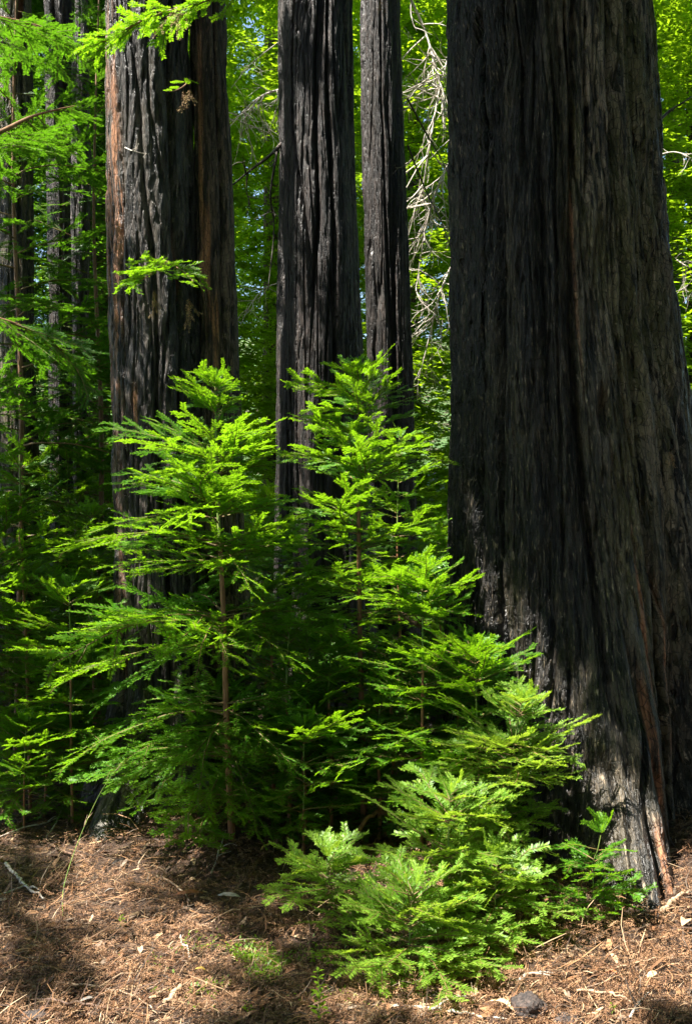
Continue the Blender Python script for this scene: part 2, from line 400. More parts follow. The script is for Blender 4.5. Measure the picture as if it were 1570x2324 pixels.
def sapling(label, stem_px, Y, prof, seed, group='redwood saplings in the clearing', detail=True, whorl=0.105, per=4, r0=0.014, leaf=None, el_top=0.55, el_low=0.08,
            green=0.35, start=0.06, name='redwood_sapling', az_bias=None, stem_col=None, tiers=None):
    """stem_px: photograph pixels from the foot to the tip; prof: (height fraction, branch length)"""
    rng = np.random.RandomState(seed); leaf = leaf or M_LEAF
    P = np.array([px(a, b, Y) for a, b in stem_px])
    P[0][2] = float(gz(P[0][0], P[0][1])) - 0.02
    P[1:, 1] += rng.normal(0, 0.02, len(P) - 1)
    root = empty(name, P[0], label, 'sapling', group)
    pts = curve_pts(P - P[0], 30); H = pts[-1][2]
    cut = max(3, int(30 * (1 - green)))
    b = Bag(); b.tube(pts[:cut + 1], [r0, r0 * 0.45 * 1.3], 8); link('stem', b.mesh('stem'), stem_col or M_STEM, root)
    b = Bag(); b.tube(pts[cut:], [r0 * 0.45 * 1.3, 0.002], 6); link('leader_shoot', b.mesh('leader_shoot'), M_GSTEM, root)
    hs = []; h = start * H
    while h < H - 0.03: hs.append(h); h += whorl * rng.uniform(0.7, 1.3) * (0.55 + 0.6 * (1 - h / H))
    F_ = Foliage(); az = rng.uniform(0, 6)
    tl = [(h, float(np.interp(h / H, [p[0] for p in prof], [p[1] for p in prof]))) for h in hs] if tiers is None else \
         [(min(H * 0.99, EYE + (HOR - py) * Y / F - P[0][2]), L) for py, L in tiers]
    for h, L0 in tl:
        f = h / H
        nb = max(3, int(round(per * rng.uniform(0.8, 1.2))))
        for j in range(nb):
            az += 2 * math.pi / nb + rng.normal(0, 0.35)
            a_ = az
            L = L0 * rng.uniform(0.72, 1.2)
            if az_bias is not None: L *= 1 + az_bias[1] * math.cos(a_ - az_bias[0])
            if L < 0.05: continue
            el = el_low + (el_top - el_low) * f ** 2.2 + rng.normal(0, 0.10)
            o = np.array([np.interp(h + rng.normal(0, 0.012), pts[:, 2], pts[:, c]) for c in range(3)])
            p = pick(L, rng); m = bmat(o, a_, el, rng.normal(0, 0.22), L / p['L'])
            if detail:
                bo = link('branch', p['wood_mesh'], M_TWIG, root); bo.matrix_local = m
                fo = link('needles', p['leaf_mesh'], None, bo)
                if not p['leaf_mesh'].materials: p['leaf_mesh'].materials.append(M_LEAF)
                if leaf is not M_LEAF: fo.material_slots[0].link = 'OBJECT'; fo.material_slots[0].material = leaf
            else: F_.add(p, m, 0.25 * (f - 0.5))
    # tuft at the tip
    for j in range(3):
        p = PROTOS[rng.randint(0, 2)]; F_.add(p, bmat(pts[-1] * 0.985, az + j * 2.1, 1.15, rng.normal(0, 0.3), 0.6), 0.3)
    F_.leaves('foliage' if not detail else 'tip_tuft', leaf, root)
    if not detail: F_.wood('branches', M_TWIG, root)
    return root

# ---------------------------------------------------------------- big trunks
def trunk(name, prof, th_front, seed, mat, parent=None, nth=300, nz=420, z0=-0.25, z1=7.0, lobes=(), bumps=(), bare=(), depth=1.0, freq=1.0, ztop_view=4.6, twist=0.0, weather=None):
    """prof: rows (z, cx, cy, r). th_front: the side that faces the viewer, meshed finer"""
    pr = np.array(prof, float)
    # angles, denser on the side the viewer sees
    u = np.linspace(-1, 1, nth, endpoint=False); th = th_front + math.pi * (0.55 * u + 0.45 * u ** 3)
    nlow = int(nz * 0.86)
    z = np.concatenate([np.linspace(z0, ztop_view, nlow, endpoint=False), np.linspace(ztop_view, z1, nz - nlow)])
    TH, Z = np.meshgrid(th, z)
    cx = np.interp(z, pr[:, 0], pr[:, 1])[:, None]; cy = np.interp(z, pr[:, 0], pr[:, 2])[:, None]; r = np.interp(z, pr[:, 0], pr[:, 3])[:, None]
    # smooth the profile a little
    R0 = float(np.interp(1.5, pr[:, 0], pr[:, 3]))
    R = r + 0 * TH
    for (an, amp, wd, zt, pw) in lobes:
        d = (TH - math.radians(an) + math.pi) % (2 * math.pi) - math.pi
        R = R + amp * np.exp(-(d / wd) ** 2) * np.clip(1 - Z / zt, 0, 2) ** pw
    cr, srr = np.cos(TH + twist * Z) * R0, np.sin(TH + twist * Z) * R0
    wob = 0.05 * noise3(cr * 1.5, srr * 1.5, Z * 0.6, seed + 40)
    cr2 = cr + wob + 0.012 * noise3(cr * 6, srr * 6, Z * 2.2, seed + 41); sr2 = srr + wob
    fl = noise3(cr2 * 2.1 * freq, sr2 * 2.1 * freq, Z * 0.22, seed)
    g1n = noise3(cr2 * 5.5 * freq, sr2 * 5.5 * freq, Z * 0.30, seed + 1)
    g1 = np.exp(-(g1n / 0.06) ** 2)
    g2n = noise3(cr2 * 13 * freq, sr2 * 13 * freq, Z * 1.0, seed + 2)
    g2 = np.exp(-(g2n / 0.08) ** 2)
    fb = noise3(cr2 * 34 * freq, sr2 * 34 * freq, Z * 3.0, seed + 3)
    fb2 = noise3(cr2 * 60 * freq, sr2 * 60 * freq, Z * 12.0, seed + 4)
    plate = np.round(noise3(cr2 * 9 * freq, sr2 * 9 * freq, Z * 3.5, seed + 5) * 3) / 3
    fine_g = np.exp(-(noise3(cr2 * 26 * freq, sr2 * 26 * freq, Z * 2.2, seed + 6) / 0.10) ** 2)
    colm = np.clip(0.5 + 1.5 * noise3(cr2 * 3.2 * freq, sr2 * 3.2 * freq, Z * 0.15, seed + 7), 0, 1)
    g0 = np.exp(-(noise3(cr2 * 2.3 * freq, sr2 * 2.3 * freq, Z * 0.13, seed + 8) / 0.045) ** 2)
    foot = np.exp(-np.clip(Z, -0.3, 9) / 0.45)
    wn = 0.5 * noise3(cr * 3, srr * 3, Z * 0.35, seed + 20) + 0.35 * noise3(cr * 9, srr * 9, Z * 1.2, seed + 21)
    if weather is None: wm = np.clip(0.5 + wn * 1.3, 0, 1)
    else:
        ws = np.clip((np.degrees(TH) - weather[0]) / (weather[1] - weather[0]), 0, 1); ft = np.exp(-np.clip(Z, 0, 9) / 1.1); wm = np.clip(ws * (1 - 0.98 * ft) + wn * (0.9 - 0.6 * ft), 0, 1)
    D = depth * (-0.065 * g0 + 0.05 * foot * fl + 0.035 * foot * noise3(cr2 * 6, sr2 * 6, Z * 1.6, seed + 10) + 0.045 * fl - 0.040 * g1 * (0.5 + 1.0 * (1 - colm)) - 0.014 * g2 - 0.007 * fine_g + 0.007 * fb + 0.005 * fb2 + 0.009 * plate)
    for (an, zz, amp, wa, wz) in bumps:
        d = (TH - math.radians(an) + math.pi) % (2 * math.pi) - math.pi
        D = D + amp * np.exp(-(d / wa) ** 2 - ((Z - zz) / wz) ** 2)
    bm = np.zeros_like(TH)
    for (an, zz, wa, wz, s_) in bare:
        d = (TH - math.radians(an) + math.pi) % (2 * math.pi) - math.pi
        bm = np.maximum(bm, s_ * np.exp(-(d / wa) ** 4 - ((Z - zz) / wz) ** 4))
    bm = np.clip(bm * (1.1 + 1.6 * noise3(cr * 9, srr * 9, Z * 1.1, seed + 9)), 0, 1)
    R = R + D
    X = cx + R * np.cos(TH); Yy = cy + R * np.sin(TH)
    V = np.stack([X, Yy, Z], -1).reshape(-1, 3)
    n = nth; i = np.arange(nz - 1)[:, None] * n; j = np.arange(n)[None]; j2 = (j + 1) % n
    q = np.stack([i + j, i + j2, i + n + j2, i + n + j], -1).reshape(-1, 4)
    uv = np.stack([(TH - th_front) * R0, Z * 1.0], -1).reshape(-1, 2) + seed * 1.37
    base = np.array([cx[0, 0], cy[0, 0], 0.0])
    if parent is not None: V = V - np.array(parent.location)
    me = mesh_np(name, V, q, {'groove': g1.ravel(), 'bare': bm.ravel(), 'column': colm.ravel(), 'weather': wm.ravel()}, smooth=True, uv=uv)
    return link(name, me, mat, parent)

def edges(rows, Y, rscale=1.0):
    """rows (py, x_left, x_right) read off the photograph -> (z, cx, cy, r) for a round trunk centred at distance Y"""
    out = []
    for py, xl, xr in rows:
        c = (xl + xr) / 2; out.append((EYE + (HOR - py) * Y / F, (c - 785) * Y / F, Y, (xr - xl) / 2 * Y / F * rscale))
    return sorted(out)

# right-hand giant
YR = 5.75
rt = empty('redwood_tree', (1.3, YR, 0), 'massive charred redwood trunk filling the right side, with a wide flaring foot', 'tree', 'old redwoods')
pr = edges([(-900, 1035, 1440), (0, 1022, 1478), (300, 1024, 1492), (560, 1026, 1508), (800, 1024, 1532), (1000, 1020, 1560), (1200, 1012, 1592), (1400, 1002, 1622), (1600, 985, 1635), (1900, 975, 1640), (2060, 970, 1640)], YR, 0.97)
trunk('trunk', pr, math.radians(-100), 1, M_CHAR, rt, 620, 820, z1=8.0, depth=1.45,
      lobes=[(-92, 0.86, 0.21, 1.5, 1.8), (-112, 0.22, 0.16, 1.2, 1.4), (-150, 0.22, 0.3, 0.9, 1.2), (-40, 0.10, 0.25, 0.7, 1.0), (150, 0.2, 0.5, 1.0, 1)],
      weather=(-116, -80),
      bumps=[(-90, 0.62, 0.07, 0.13, 0.14), (-88, 2.3, 0.05, 0.12, 0.25), (-87, 2.2, -0.09, 0.04, 0.10), (-97, 0.45, -0.07, 0.07, 0.10), (-88, 3.3, 0.05, 0.25, 0.2), (-62, 0.55, -0.16, 0.10, 0.8), (-58, 1.9, -0.05, 0.05, 1.2), (-100, 2.9, -0.06, 0.05, 1.8), (-112, 3.2, -0.07, 0.05, 2.0)],
      bare=[(-84, 0.55, 0.020, 0.30, 1.2), (-87, 0.05, 0.02, 0.2, 1.2), (-80, 1.2, 0.014, 0.45, 1.0), (-95, 3.1, 0.012, 0.6, 1.0), (-60, 4.4, 0.02, 0.3, 0.5), (-70, 0.9, 0.012, 0.4, 0.8)], ztop_view=4.5)
pr = edges([(540, 1400, 1500), (620, 1370, 1520), (700, 1360, 1536), (900, 1355, 1562), (1200, 1350, 1590), (1500, 1340, 1620), (1900, 1330, 1640)], 6.35, 1.0)
pr = [(pr[-1][0] + 0.12, pr[-1][1] - 0.06, 6.3, 0.02)] + pr
trunk('side_buttress', sorted(pr), math.radians(-80), 12, M_CHAR, rt, 200, 260, z1=sorted(pr)[-1][0], ztop_view=3.2, depth=0.8)

# left redwood with two fused stems
YL = 5.85
lt = empty('redwood_tree', (-1.05, YL, 0), 'double-stemmed redwood left of centre with torn orange bark on its left edge', 'tree', 'old redwoods')
pr = edges([(-900, 235, 440), (0, 236, 436), (300, 242, 440), (600, 247, 446), (900, 254, 452), (1200, 260, 462), (1500, 262, 480), (1700, 262, 500), (1950, 262, 510)], YL)
trunk('trunk', pr, math.radians(-110), 2, M_LEFT, lt, 320, 560, z1=9.0,
      lobes=[(-108, 0.52, 0.34, 0.75, 1.6), (-165, 0.22, 0.4, 0.9, 1.4), (-60, 0.2, 0.3, 0.7, 1.3)],
      bumps=[(-118, 3.6, -0.04, 0.10, 0.5)],
      bare=[(-154, 3.7, 0.34, 1.6, 0.6), (-128, 3.4, 0.12, 1.0, 1.3), (-140, 1.9, 0.25, 0.9, 0.35), (-104, 2.25, 0.06, 0.14, 1.0), (-140, 2.3, 0.12, 0.5, 0.5)], ztop_view=5.1)
pr = edges([(-900, 420, 505), (0, 425, 512), (300, 432, 522), (600, 440, 532), (900, 446, 543), (1200, 448, 552), (1500, 450, 572), (1700, 450, 580), (1950, 440, 596)], YL + 0.05)
trunk('fused_stem', pr, math.radians(-95), 3, M_BROWN, lt, 200, 520, z1=9.0, lobes=[(-75, 0.14, 0.4, 0.6, 1.3)],
      bumps=[(-120, 3.1, 0.05, 0.3, 0.12)],
      bare=[(-120, 3.75, 0.18, 0.5, 0.7), (-105, 3.1, 0.25, 0.4, 0.8), (-85, 2.65, 0.18, 0.28, 1.0), (-110, 4.2, 0.15, 0.3, 0.6)], depth=0.7, ztop_view=5.1)

# the two straight trunks in the middle
YM = 8.4
mt = empty('redwood_tree', (-0.23, YM, 0), 'broad straight black redwood trunk in the middle of the picture', 'tree', 'old redwoods')
pr = edges([(-900, 640, 792), (0, 633, 803), (400, 636, 808), (700, 630, 820), (900, 627, 828), (1200, 622, 842), (1500, 615, 856), (1700, 600, 870)], YM)
trunk('trunk', pr, math.radians(-95), 4, M_MID, mt, 300, 520, z1=10, ztop_view=6.3, depth=0.75, freq=1.4, lobes=[(-120, 0.1, 0.5, 0.8, 1)])
YN = 9.2
ntr = empty('redwood_tree', (0.36, YN, 0), 'slimmer dark redwood trunk just right of the middle one, glinting on its left half', 'tree', 'old redwoods')
pr = edges([(-900, 816, 904), (0, 819, 911), (400, 824, 920), (700, 829, 930), (900, 831, 937), (1200, 826, 946), (1500, 822, 955), (1700, 810, 965)], YN)
trunk('trunk', pr, math.radians(-95), 5, M_MID, ntr, 220, 520, z1=11, ztop_view=6.7, depth=0.6, freq=1.7)

# trunks deep in the left-hand shade and far behind
for lab, rows, Y, mat, sd, fr in [
    ('very dark redwood trunk at the far left edge behind the ferny boughs', [(-600, 5, 70), (0, 0, 75), (600, -5, 85), (1300, -10, 95), (1700, -20, 105)], 6.9, M_CHAR, 21, 0.9),
    ('dark redwood trunk between the left edge and the pale shaggy trunk', [(-600, 105, 160), (0, 105, 165), (600, 108, 172), (1250, 112, 182), (1700, 105, 195)], 7.5, M_MID, 22, 1.2),
    ('thin pale shaggy trunk left of the double-stemmed redwood', [(-600, 168, 200), (0, 165, 202), (400, 163, 206), (900, 168, 196), (1500, 168, 200)], 7.3, M_PALE, 23, 1.6),
    ('shadowed redwood trunk just behind the pale shaggy trunk', [(-600, 196, 250), (0, 196, 250), (700, 196, 252), (1500, 190, 262)], 10.6, M_CHAR, 24, 1.2),
    ('reddish brown far trunk in the gap at the right edge', [(-600, 1510, 1540), (0, 1510, 1545), (700, 1508, 1552), (1700, 1500, 1560)], 17, M_PALE, 25, 1.4),
    ('far dark trunk cut by the right edge of the frame', [(-600, 1560, 1590), (0, 1560, 1592), (700, 1556, 1594), (1700, 1550, 1600)], 14, M_BROWN, 26, 1.4),
    ('distant grey trunk in the gap left of the giant', [(-600, 925, 950), (0, 925, 952), (700, 925, 955), (1700, 920, 960)], 15, M_BROWN, 27, 1.4),
    ('distant trunk seen between the double-stemmed tree and the middle trunk', [(-600, 600, 628), (0, 600, 630), (700, 598, 634), (1700, 590, 640)], 16, M_BROWN, 28, 1.4)]:
    e = edges(rows, Y); o = empty('redwood_tree', (e[0][1], Y, float(gz(e[0][1], Y))), lab, 'tree', 'background redwoods')
    trunk('trunk', e, math.radians(-90), sd, mat, o, 110, 260, z0=-0.3, z1=14 if Y > 12 else 9, ztop_view=EYE + 1250 * Y / F, depth=0.6, freq=fr)

# ---------------------------------------------------------------- saplings
PL = lambda *a: list(a)
sapling('tall bright sapling with an orange stem in front of the double-stemmed redwood', [(527, 1912), (515, 1640), (508, 1400), (494, 1120), (489, 855)], 5.05,
        PL((0, 0.45), (0.08, 0.62), (0.25, 0.78), (0.45, 0.74), (0.62, 0.60), (0.8, 0.46), (0.9, 0.25), (0.97, 0.15), (1, 0.1)), 31, per=7, r0=0.019, az_bias=(math.pi, 0.20), tiers=[(865, 0.10), (890, 0.16), (915, 0.19), (940, 0.17), (1022, 0.36), (1045, 0.48), (1075, 0.5), (1125, 0.42), (1150, 0.55), (1180, 0.5), (1240, 0.66), (1262, 0.62), (1290, 0.42), (1395, 0.74), (1425, 0.72), (1470, 0.64), (1590, 0.6), (1620, 0.72), (1650, 0.6), (1695, 0.6), (1715, 0.72), (1800, 0.42), (1822, 0.48)])
sapling('tall bright sapling with a thin orange stem between the middle trunk and the giant', [(826, 1870), (820, 1600), (816, 1400), (813, 1000), (818, 828)], 5.35,
        PL((0, 0.4), (0.15, 0.6), (0.4, 0.66), (0.6, 0.62), (0.75, 0.52), (0.9, 0.40), (1, 0.16)), 32, per=6, r0=0.018, tiers=[(845, 0.15), (870, 0.20), (915, 0.36), (945, 0.38), (985, 0.32), (1045, 0.46), (1075, 0.5), (1105, 0.42), (1160, 0.46), (1205, 0.5), (1250, 0.52), (1290, 0.42), (1345, 0.5), (1400, 0.48), (1470, 0.45), (1530, 0.5), (1600, 0.42), (1660, 0.45)])
sapling('mid-height sapling with a straight tan stem left of the giant', [(955, 1916), (957, 1700), (958, 1500), (957, 1285)], 4.98,
        PL((0, 0.2), (0.15, 0.42), (0.35, 0.45), (0.6, 0.38), (0.7, 0.28), (0.9, 0.2), (1, 0.08)), 33, per=7, r0=0.012, tiers=[(1315, 0.14), (1345, 0.28), (1378, 0.30), (1395, 0.22), (1500, 0.30), (1525, 0.34), (1560, 0.36), (1590, 0.26), (1655, 0.42), (1690, 0.46), (1725, 0.40), (1790, 0.36)])
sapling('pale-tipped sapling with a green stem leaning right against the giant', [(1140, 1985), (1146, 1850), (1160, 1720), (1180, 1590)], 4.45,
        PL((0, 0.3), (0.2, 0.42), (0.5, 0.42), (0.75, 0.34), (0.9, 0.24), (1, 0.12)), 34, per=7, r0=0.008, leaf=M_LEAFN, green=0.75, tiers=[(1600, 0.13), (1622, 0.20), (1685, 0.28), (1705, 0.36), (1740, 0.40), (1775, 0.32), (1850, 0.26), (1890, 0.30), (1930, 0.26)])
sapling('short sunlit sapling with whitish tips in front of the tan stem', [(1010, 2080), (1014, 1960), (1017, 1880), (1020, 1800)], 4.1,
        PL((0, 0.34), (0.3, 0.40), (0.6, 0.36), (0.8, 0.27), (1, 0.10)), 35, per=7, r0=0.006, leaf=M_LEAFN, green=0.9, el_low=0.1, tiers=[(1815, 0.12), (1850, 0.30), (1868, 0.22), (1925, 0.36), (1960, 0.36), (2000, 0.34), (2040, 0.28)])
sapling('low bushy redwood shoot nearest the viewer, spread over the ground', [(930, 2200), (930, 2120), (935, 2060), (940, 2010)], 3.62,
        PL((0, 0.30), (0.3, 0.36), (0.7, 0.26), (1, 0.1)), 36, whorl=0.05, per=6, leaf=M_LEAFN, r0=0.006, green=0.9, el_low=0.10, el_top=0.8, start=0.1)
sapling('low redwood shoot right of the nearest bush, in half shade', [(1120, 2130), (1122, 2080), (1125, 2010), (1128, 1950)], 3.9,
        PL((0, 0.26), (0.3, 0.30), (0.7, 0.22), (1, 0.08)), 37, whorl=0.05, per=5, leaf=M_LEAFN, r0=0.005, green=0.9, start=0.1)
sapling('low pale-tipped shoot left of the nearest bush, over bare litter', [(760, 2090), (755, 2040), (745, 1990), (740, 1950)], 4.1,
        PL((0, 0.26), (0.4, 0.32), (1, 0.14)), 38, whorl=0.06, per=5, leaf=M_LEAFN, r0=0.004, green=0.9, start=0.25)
sapling('small shoot at the charred foot of the giant', [(1345, 2010), (1350, 1970), (1356, 1930), (1362, 1895)], 4.05,
        PL((0, 0.15), (0.4, 0.20), (1, 0.10)), 39, whorl=0.06, per=4, r0=0.004, green=0.9, start=0.2)
sapling('sapling left of the tall orange-stemmed one, reaching to the frame side', [(218, 1760), (215, 1600), (212, 1420), (208, 1160)], 6.1,
        PL((0, 0.4), (0.3, 0.46), (0.6, 0.4), (0.85, 0.28), (1, 0.12)), 40, per=4, r0=0.012, whorl=0.13)
sapling('slim sapling with a bare orange stem near the left edge', [(70, 1800), (62, 1500), (50, 1250), (44, 1010)], 5.6,
        PL((0, 0.4), (0.3, 0.5), (0.6, 0.35), (0.75, 0.1), (0.93, 0.2), (1, 0.12)), 41, per=4, r0=0.011, whorl=0.15, green=0.2)
sapling('low dark bushy sapling in the bottom left shade', [(100, 1840), (105, 1760), (110, 1690), (112, 1600)], 5.5,
        PL((0, 0.42), (0.3, 0.55), (0.7, 0.42), (1, 0.14)), 42, per=5, r0=0.009, whorl=0.09)
sapling('low sapling in the bottom left, its sprays hanging over the edge of the litter', [(55, 1860), (58, 1790), (60, 1720), (62, 1640)], 5.25,
        PL((0, 0.3), (1, 0.1)), 48, per=6, r0=0.006, tiers=[(1655, 0.16), (1690, 0.3), (1740, 0.36), (1790, 0.34)])
sapling('bright sapling spreading flat sprays across the lower left of the giant, behind the leaning one', [(1085, 1930), (1085, 1750), (1082, 1600), (1080, 1470)], 4.7,
        PL((0, 0.3), (1, 0.1)), 44, per=6, r0=0.008, green=0.5, tiers=[(1485, 0.16), (1505, 0.3), (1545, 0.36), (1580, 0.3), (1640, 0.38), (1700, 0.36), (1780, 0.32), (1850, 0.3)])
sapling('low bright sapling between the two orange stems', [(690, 1960), (688, 1860), (690, 1760), (688, 1650)], 4.85,
        PL((0, 0.3), (1, 0.1)), 45, per=6, r0=0.007, green=0.6, tiers=[(1660, 0.16), (1690, 0.3), (1735, 0.4), (1780, 0.36), (1840, 0.34)])
sapling('broad low sapling at the left edge whose sprays overlap the dark trunk foot', [(165, 1800), (160, 1650), (158, 1500), (155, 1330)], 5.35,
        PL((0, 0.3), (1, 0.1)), 46, per=6, r0=0.009, tiers=[(1345, 0.16), (1375, 0.28), (1440, 0.36), (1480, 0.36), (1540, 0.40), (1600, 0.38), (1660, 0.42), (1730, 0.38)])
sapling('sapling at the far left edge with long level sprays', [(-20, 1790), (-15, 1600), (-10, 1400), (-12, 1150)], 5.6,
        PL((0, 0.3), (1, 0.1)), 47, per=6, r0=0.010, tiers=[(1170, 0.2), (1220, 0.4), (1290, 0.55), (1350, 0.6), (1420, 0.6), (1490, 0.65), (1560, 0.6), (1640, 0.6), (1710, 0.5)])
GR = 'young redwoods filling the middle ground'
mids = [(620, 1850, 1230, 5.50, 0.5), (700, 1860, 1290, 5.45, 0.55), (905, 1700, 985, 7.4, 0.75), (1040, 1870, 1400, 5.35, 0.42), (655, 1900, 1420, 5.15, 0.5),
        (750, 1890, 1440, 5.2, 0.5), (890, 1890, 1440, 5.25, 0.45), (1110, 1900, 1500, 5.1, 0.38), (600, 1700, 1120, 7.0, 0.7), (690, 1900, 1600, 5.1, 0.42), (860, 1905, 1600, 5.1, 0.42),
        (1000, 1700, 1180, 7.6, 0.6), (20, 1750, 1270, 6.6, 0.7), (150, 1720, 1010, 6.9, 0.8), (250, 1700, 1100, 7.3, 0.7)]
labs = ['young redwood just right of the double-stemmed tree, pale green', 'young redwood in front of the middle trunk foot', 'tall young redwood rising before the slim dark trunk',
        'young redwood touching the left side of the giant', 'young redwood right behind the tall orange-stemmed sapling', 'shaded young redwood under the thin orange stem',
        'shaded young redwood behind the straight tan stem', 'young redwood tucked under the giant, behind the leaning sapling', 'low young redwood at the right of the orange stem foot',
        'low young redwood in deep shade at the centre', 'low young redwood left of the straight tan stem foot', 'young redwood filling the gap between the slim dark trunk and the giant',
        'young redwood at the left edge under the dark trunk', 'young redwood before the dark trunks on the left', 'young redwood left of the torn orange bark']
for k, ((a, b0, tp, Y, L), lb) in enumerate(zip(mids, labs)):
    sapling(lb, [(a, b0), (a + 3, (b0 * 2 + tp) / 3), (a - 4, (b0 + 2 * tp) / 3), (a + 2, tp)], Y,
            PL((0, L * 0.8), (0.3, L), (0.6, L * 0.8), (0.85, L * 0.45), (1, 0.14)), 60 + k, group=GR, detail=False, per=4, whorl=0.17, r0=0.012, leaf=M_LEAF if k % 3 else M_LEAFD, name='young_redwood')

# tall young redwoods on the left whose boughs hang across the dark trunks
def tall_young(label, x, Y, H, Lmax, seed, leaf, zlow=0.6, nb=60, el=0.05):
    rng = np.random.RandomState(seed); z0 = float(gz(x, Y))
    root = empty('young_redwood', (x, Y, z0), label, 'tree', 'tall young redwoods on the left')
    pts = curve_pts([(0, 0, -0.05), (0.03, 0.02, H * 0.4), (-0.02, 0, H * 0.7), (0.02, 0, H)], 24)
    b = Bag(); b.tube(pts, [0.024, 0.005], 8); link('trunk', b.mesh('trunk'), M_LIMB, root)
    F_ = Foliage(); az = rng.uniform(0, 6)
    for j in range(nb):
        h = zlow + (H - zlow) * (j + rng.rand()) / nb; f = h / H; az += 2.399 + rng.normal(0, 0.3)
        L = Lmax * (1.05 - 0.75 * f ** 1.5) * rng.uniform(0.65, 1.1)
        o = np.array([np.interp(h, pts[:, 2], pts[:, c]) for c in range(3)])
        p = PROTOS[rng.randint(8, 12)]; F_.add(p, bmat(o, az, el + 0.5 * f * f + rng.normal(0, 0.13), rng.normal(0, 0.3), L / p['L']), 0.2 * (f - 0.4))
    F_.leaves('crown', leaf, root); F_.wood('branches', M_TWIG, root)
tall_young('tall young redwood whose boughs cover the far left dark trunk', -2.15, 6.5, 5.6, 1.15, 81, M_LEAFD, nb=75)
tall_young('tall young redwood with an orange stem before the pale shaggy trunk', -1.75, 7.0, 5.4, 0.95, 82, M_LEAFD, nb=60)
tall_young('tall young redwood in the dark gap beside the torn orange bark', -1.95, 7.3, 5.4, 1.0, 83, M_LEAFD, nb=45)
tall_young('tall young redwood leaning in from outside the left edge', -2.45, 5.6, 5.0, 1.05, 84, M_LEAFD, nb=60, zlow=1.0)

# ---------------------------------------------------------------- boughs hanging into the picture
def bough(label, ctrl, seed, L, n, down=0.3, leaf=None, r0=0.012, up=0.0, size=None, taper=0.5):
    rng = np.random.RandomState(seed); P = np.array(ctrl, float)
    root = empty('redwood_bough', P[0], label, 'branch', 'boughs hanging into the picture')
    pts = curve_pts(P - P[0], 24); b = Bag(); b.tube(pts, [r0, 0.003], 6); link('limb', b.mesh('limb'), M_LIMB, root)
    F_ = Foliage()
    for j in range(n):
        f = 0.12 + 0.88 * (j + rng.rand() * 0.6) / n; i0 = min(22, int(f * 23)); o = pts[i0] + (pts[i0 + 1] - pts[i0]) * (f * 23 - i0)
        d = pts[i0 + 1] - pts[i0]; az = math.atan2(d[1], d[0]) + (1 if j % 2 else -1) * rng.uniform(0.6, 1.15) * (1 - 0.6 * f)
        Lj = L * (1 - taper * f) * rng.uniform(0.7, 1.2); p = pick(Lj, rng)
        F_.add(p, bmat(o, az, up - down * rng.uniform(0.4, 1.6), rng.normal(0, 0.35), Lj / p['L']), 0.25)
    F_.leaves('foliage', leaf or M_LEAF, root); F_.wood('twigs', M_TWIG, root)
    return root
bough('sunlit yellow-green bough crossing the top of the double-stemmed tree', [px(600, -70, 5.1), px(480, -5, 5.0), px(340, 40, 4.95), px(235, 95, 4.9)], 91, 0.30, 20, 0.5)
bough('small bright spray hanging on the front of the double-stemmed tree', [px(370, 585, 5.5), px(375, 600, 5.3), px(350, 618, 5.15), px(315, 640, 5.05)], 92, 0.26, 11, 0.35, r0=0.005)
bough('right half of the bright spray on the double-stemmed tree', [px(372, 590, 5.5), px(395, 602, 5.3), px(420, 620, 5.15), px(440, 640, 5.05)], 93, 0.20, 9, 0.4, r0=0.004)
bough('tiny green sprig beside the crease of the double-stemmed tree', [px(432, 180, 5.65), px(418, 195, 5.5), px(400, 205, 5.42), px(385, 208, 5.36)], 94, 0.10, 6, 0.1, r0=0.004)
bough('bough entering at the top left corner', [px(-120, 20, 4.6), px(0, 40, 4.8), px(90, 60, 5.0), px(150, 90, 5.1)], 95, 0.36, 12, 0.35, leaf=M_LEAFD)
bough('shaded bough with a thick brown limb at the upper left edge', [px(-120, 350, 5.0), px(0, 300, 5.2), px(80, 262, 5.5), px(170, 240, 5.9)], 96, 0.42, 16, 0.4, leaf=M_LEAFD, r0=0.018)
bough('glossy bough hanging low at the left edge', [px(-100, 700, 5.0), px(20, 730, 5.1), px(110, 770, 5.3), px(170, 830, 5.4)], 97, 0.42, 14, 0.5, leaf=M_LEAFD)

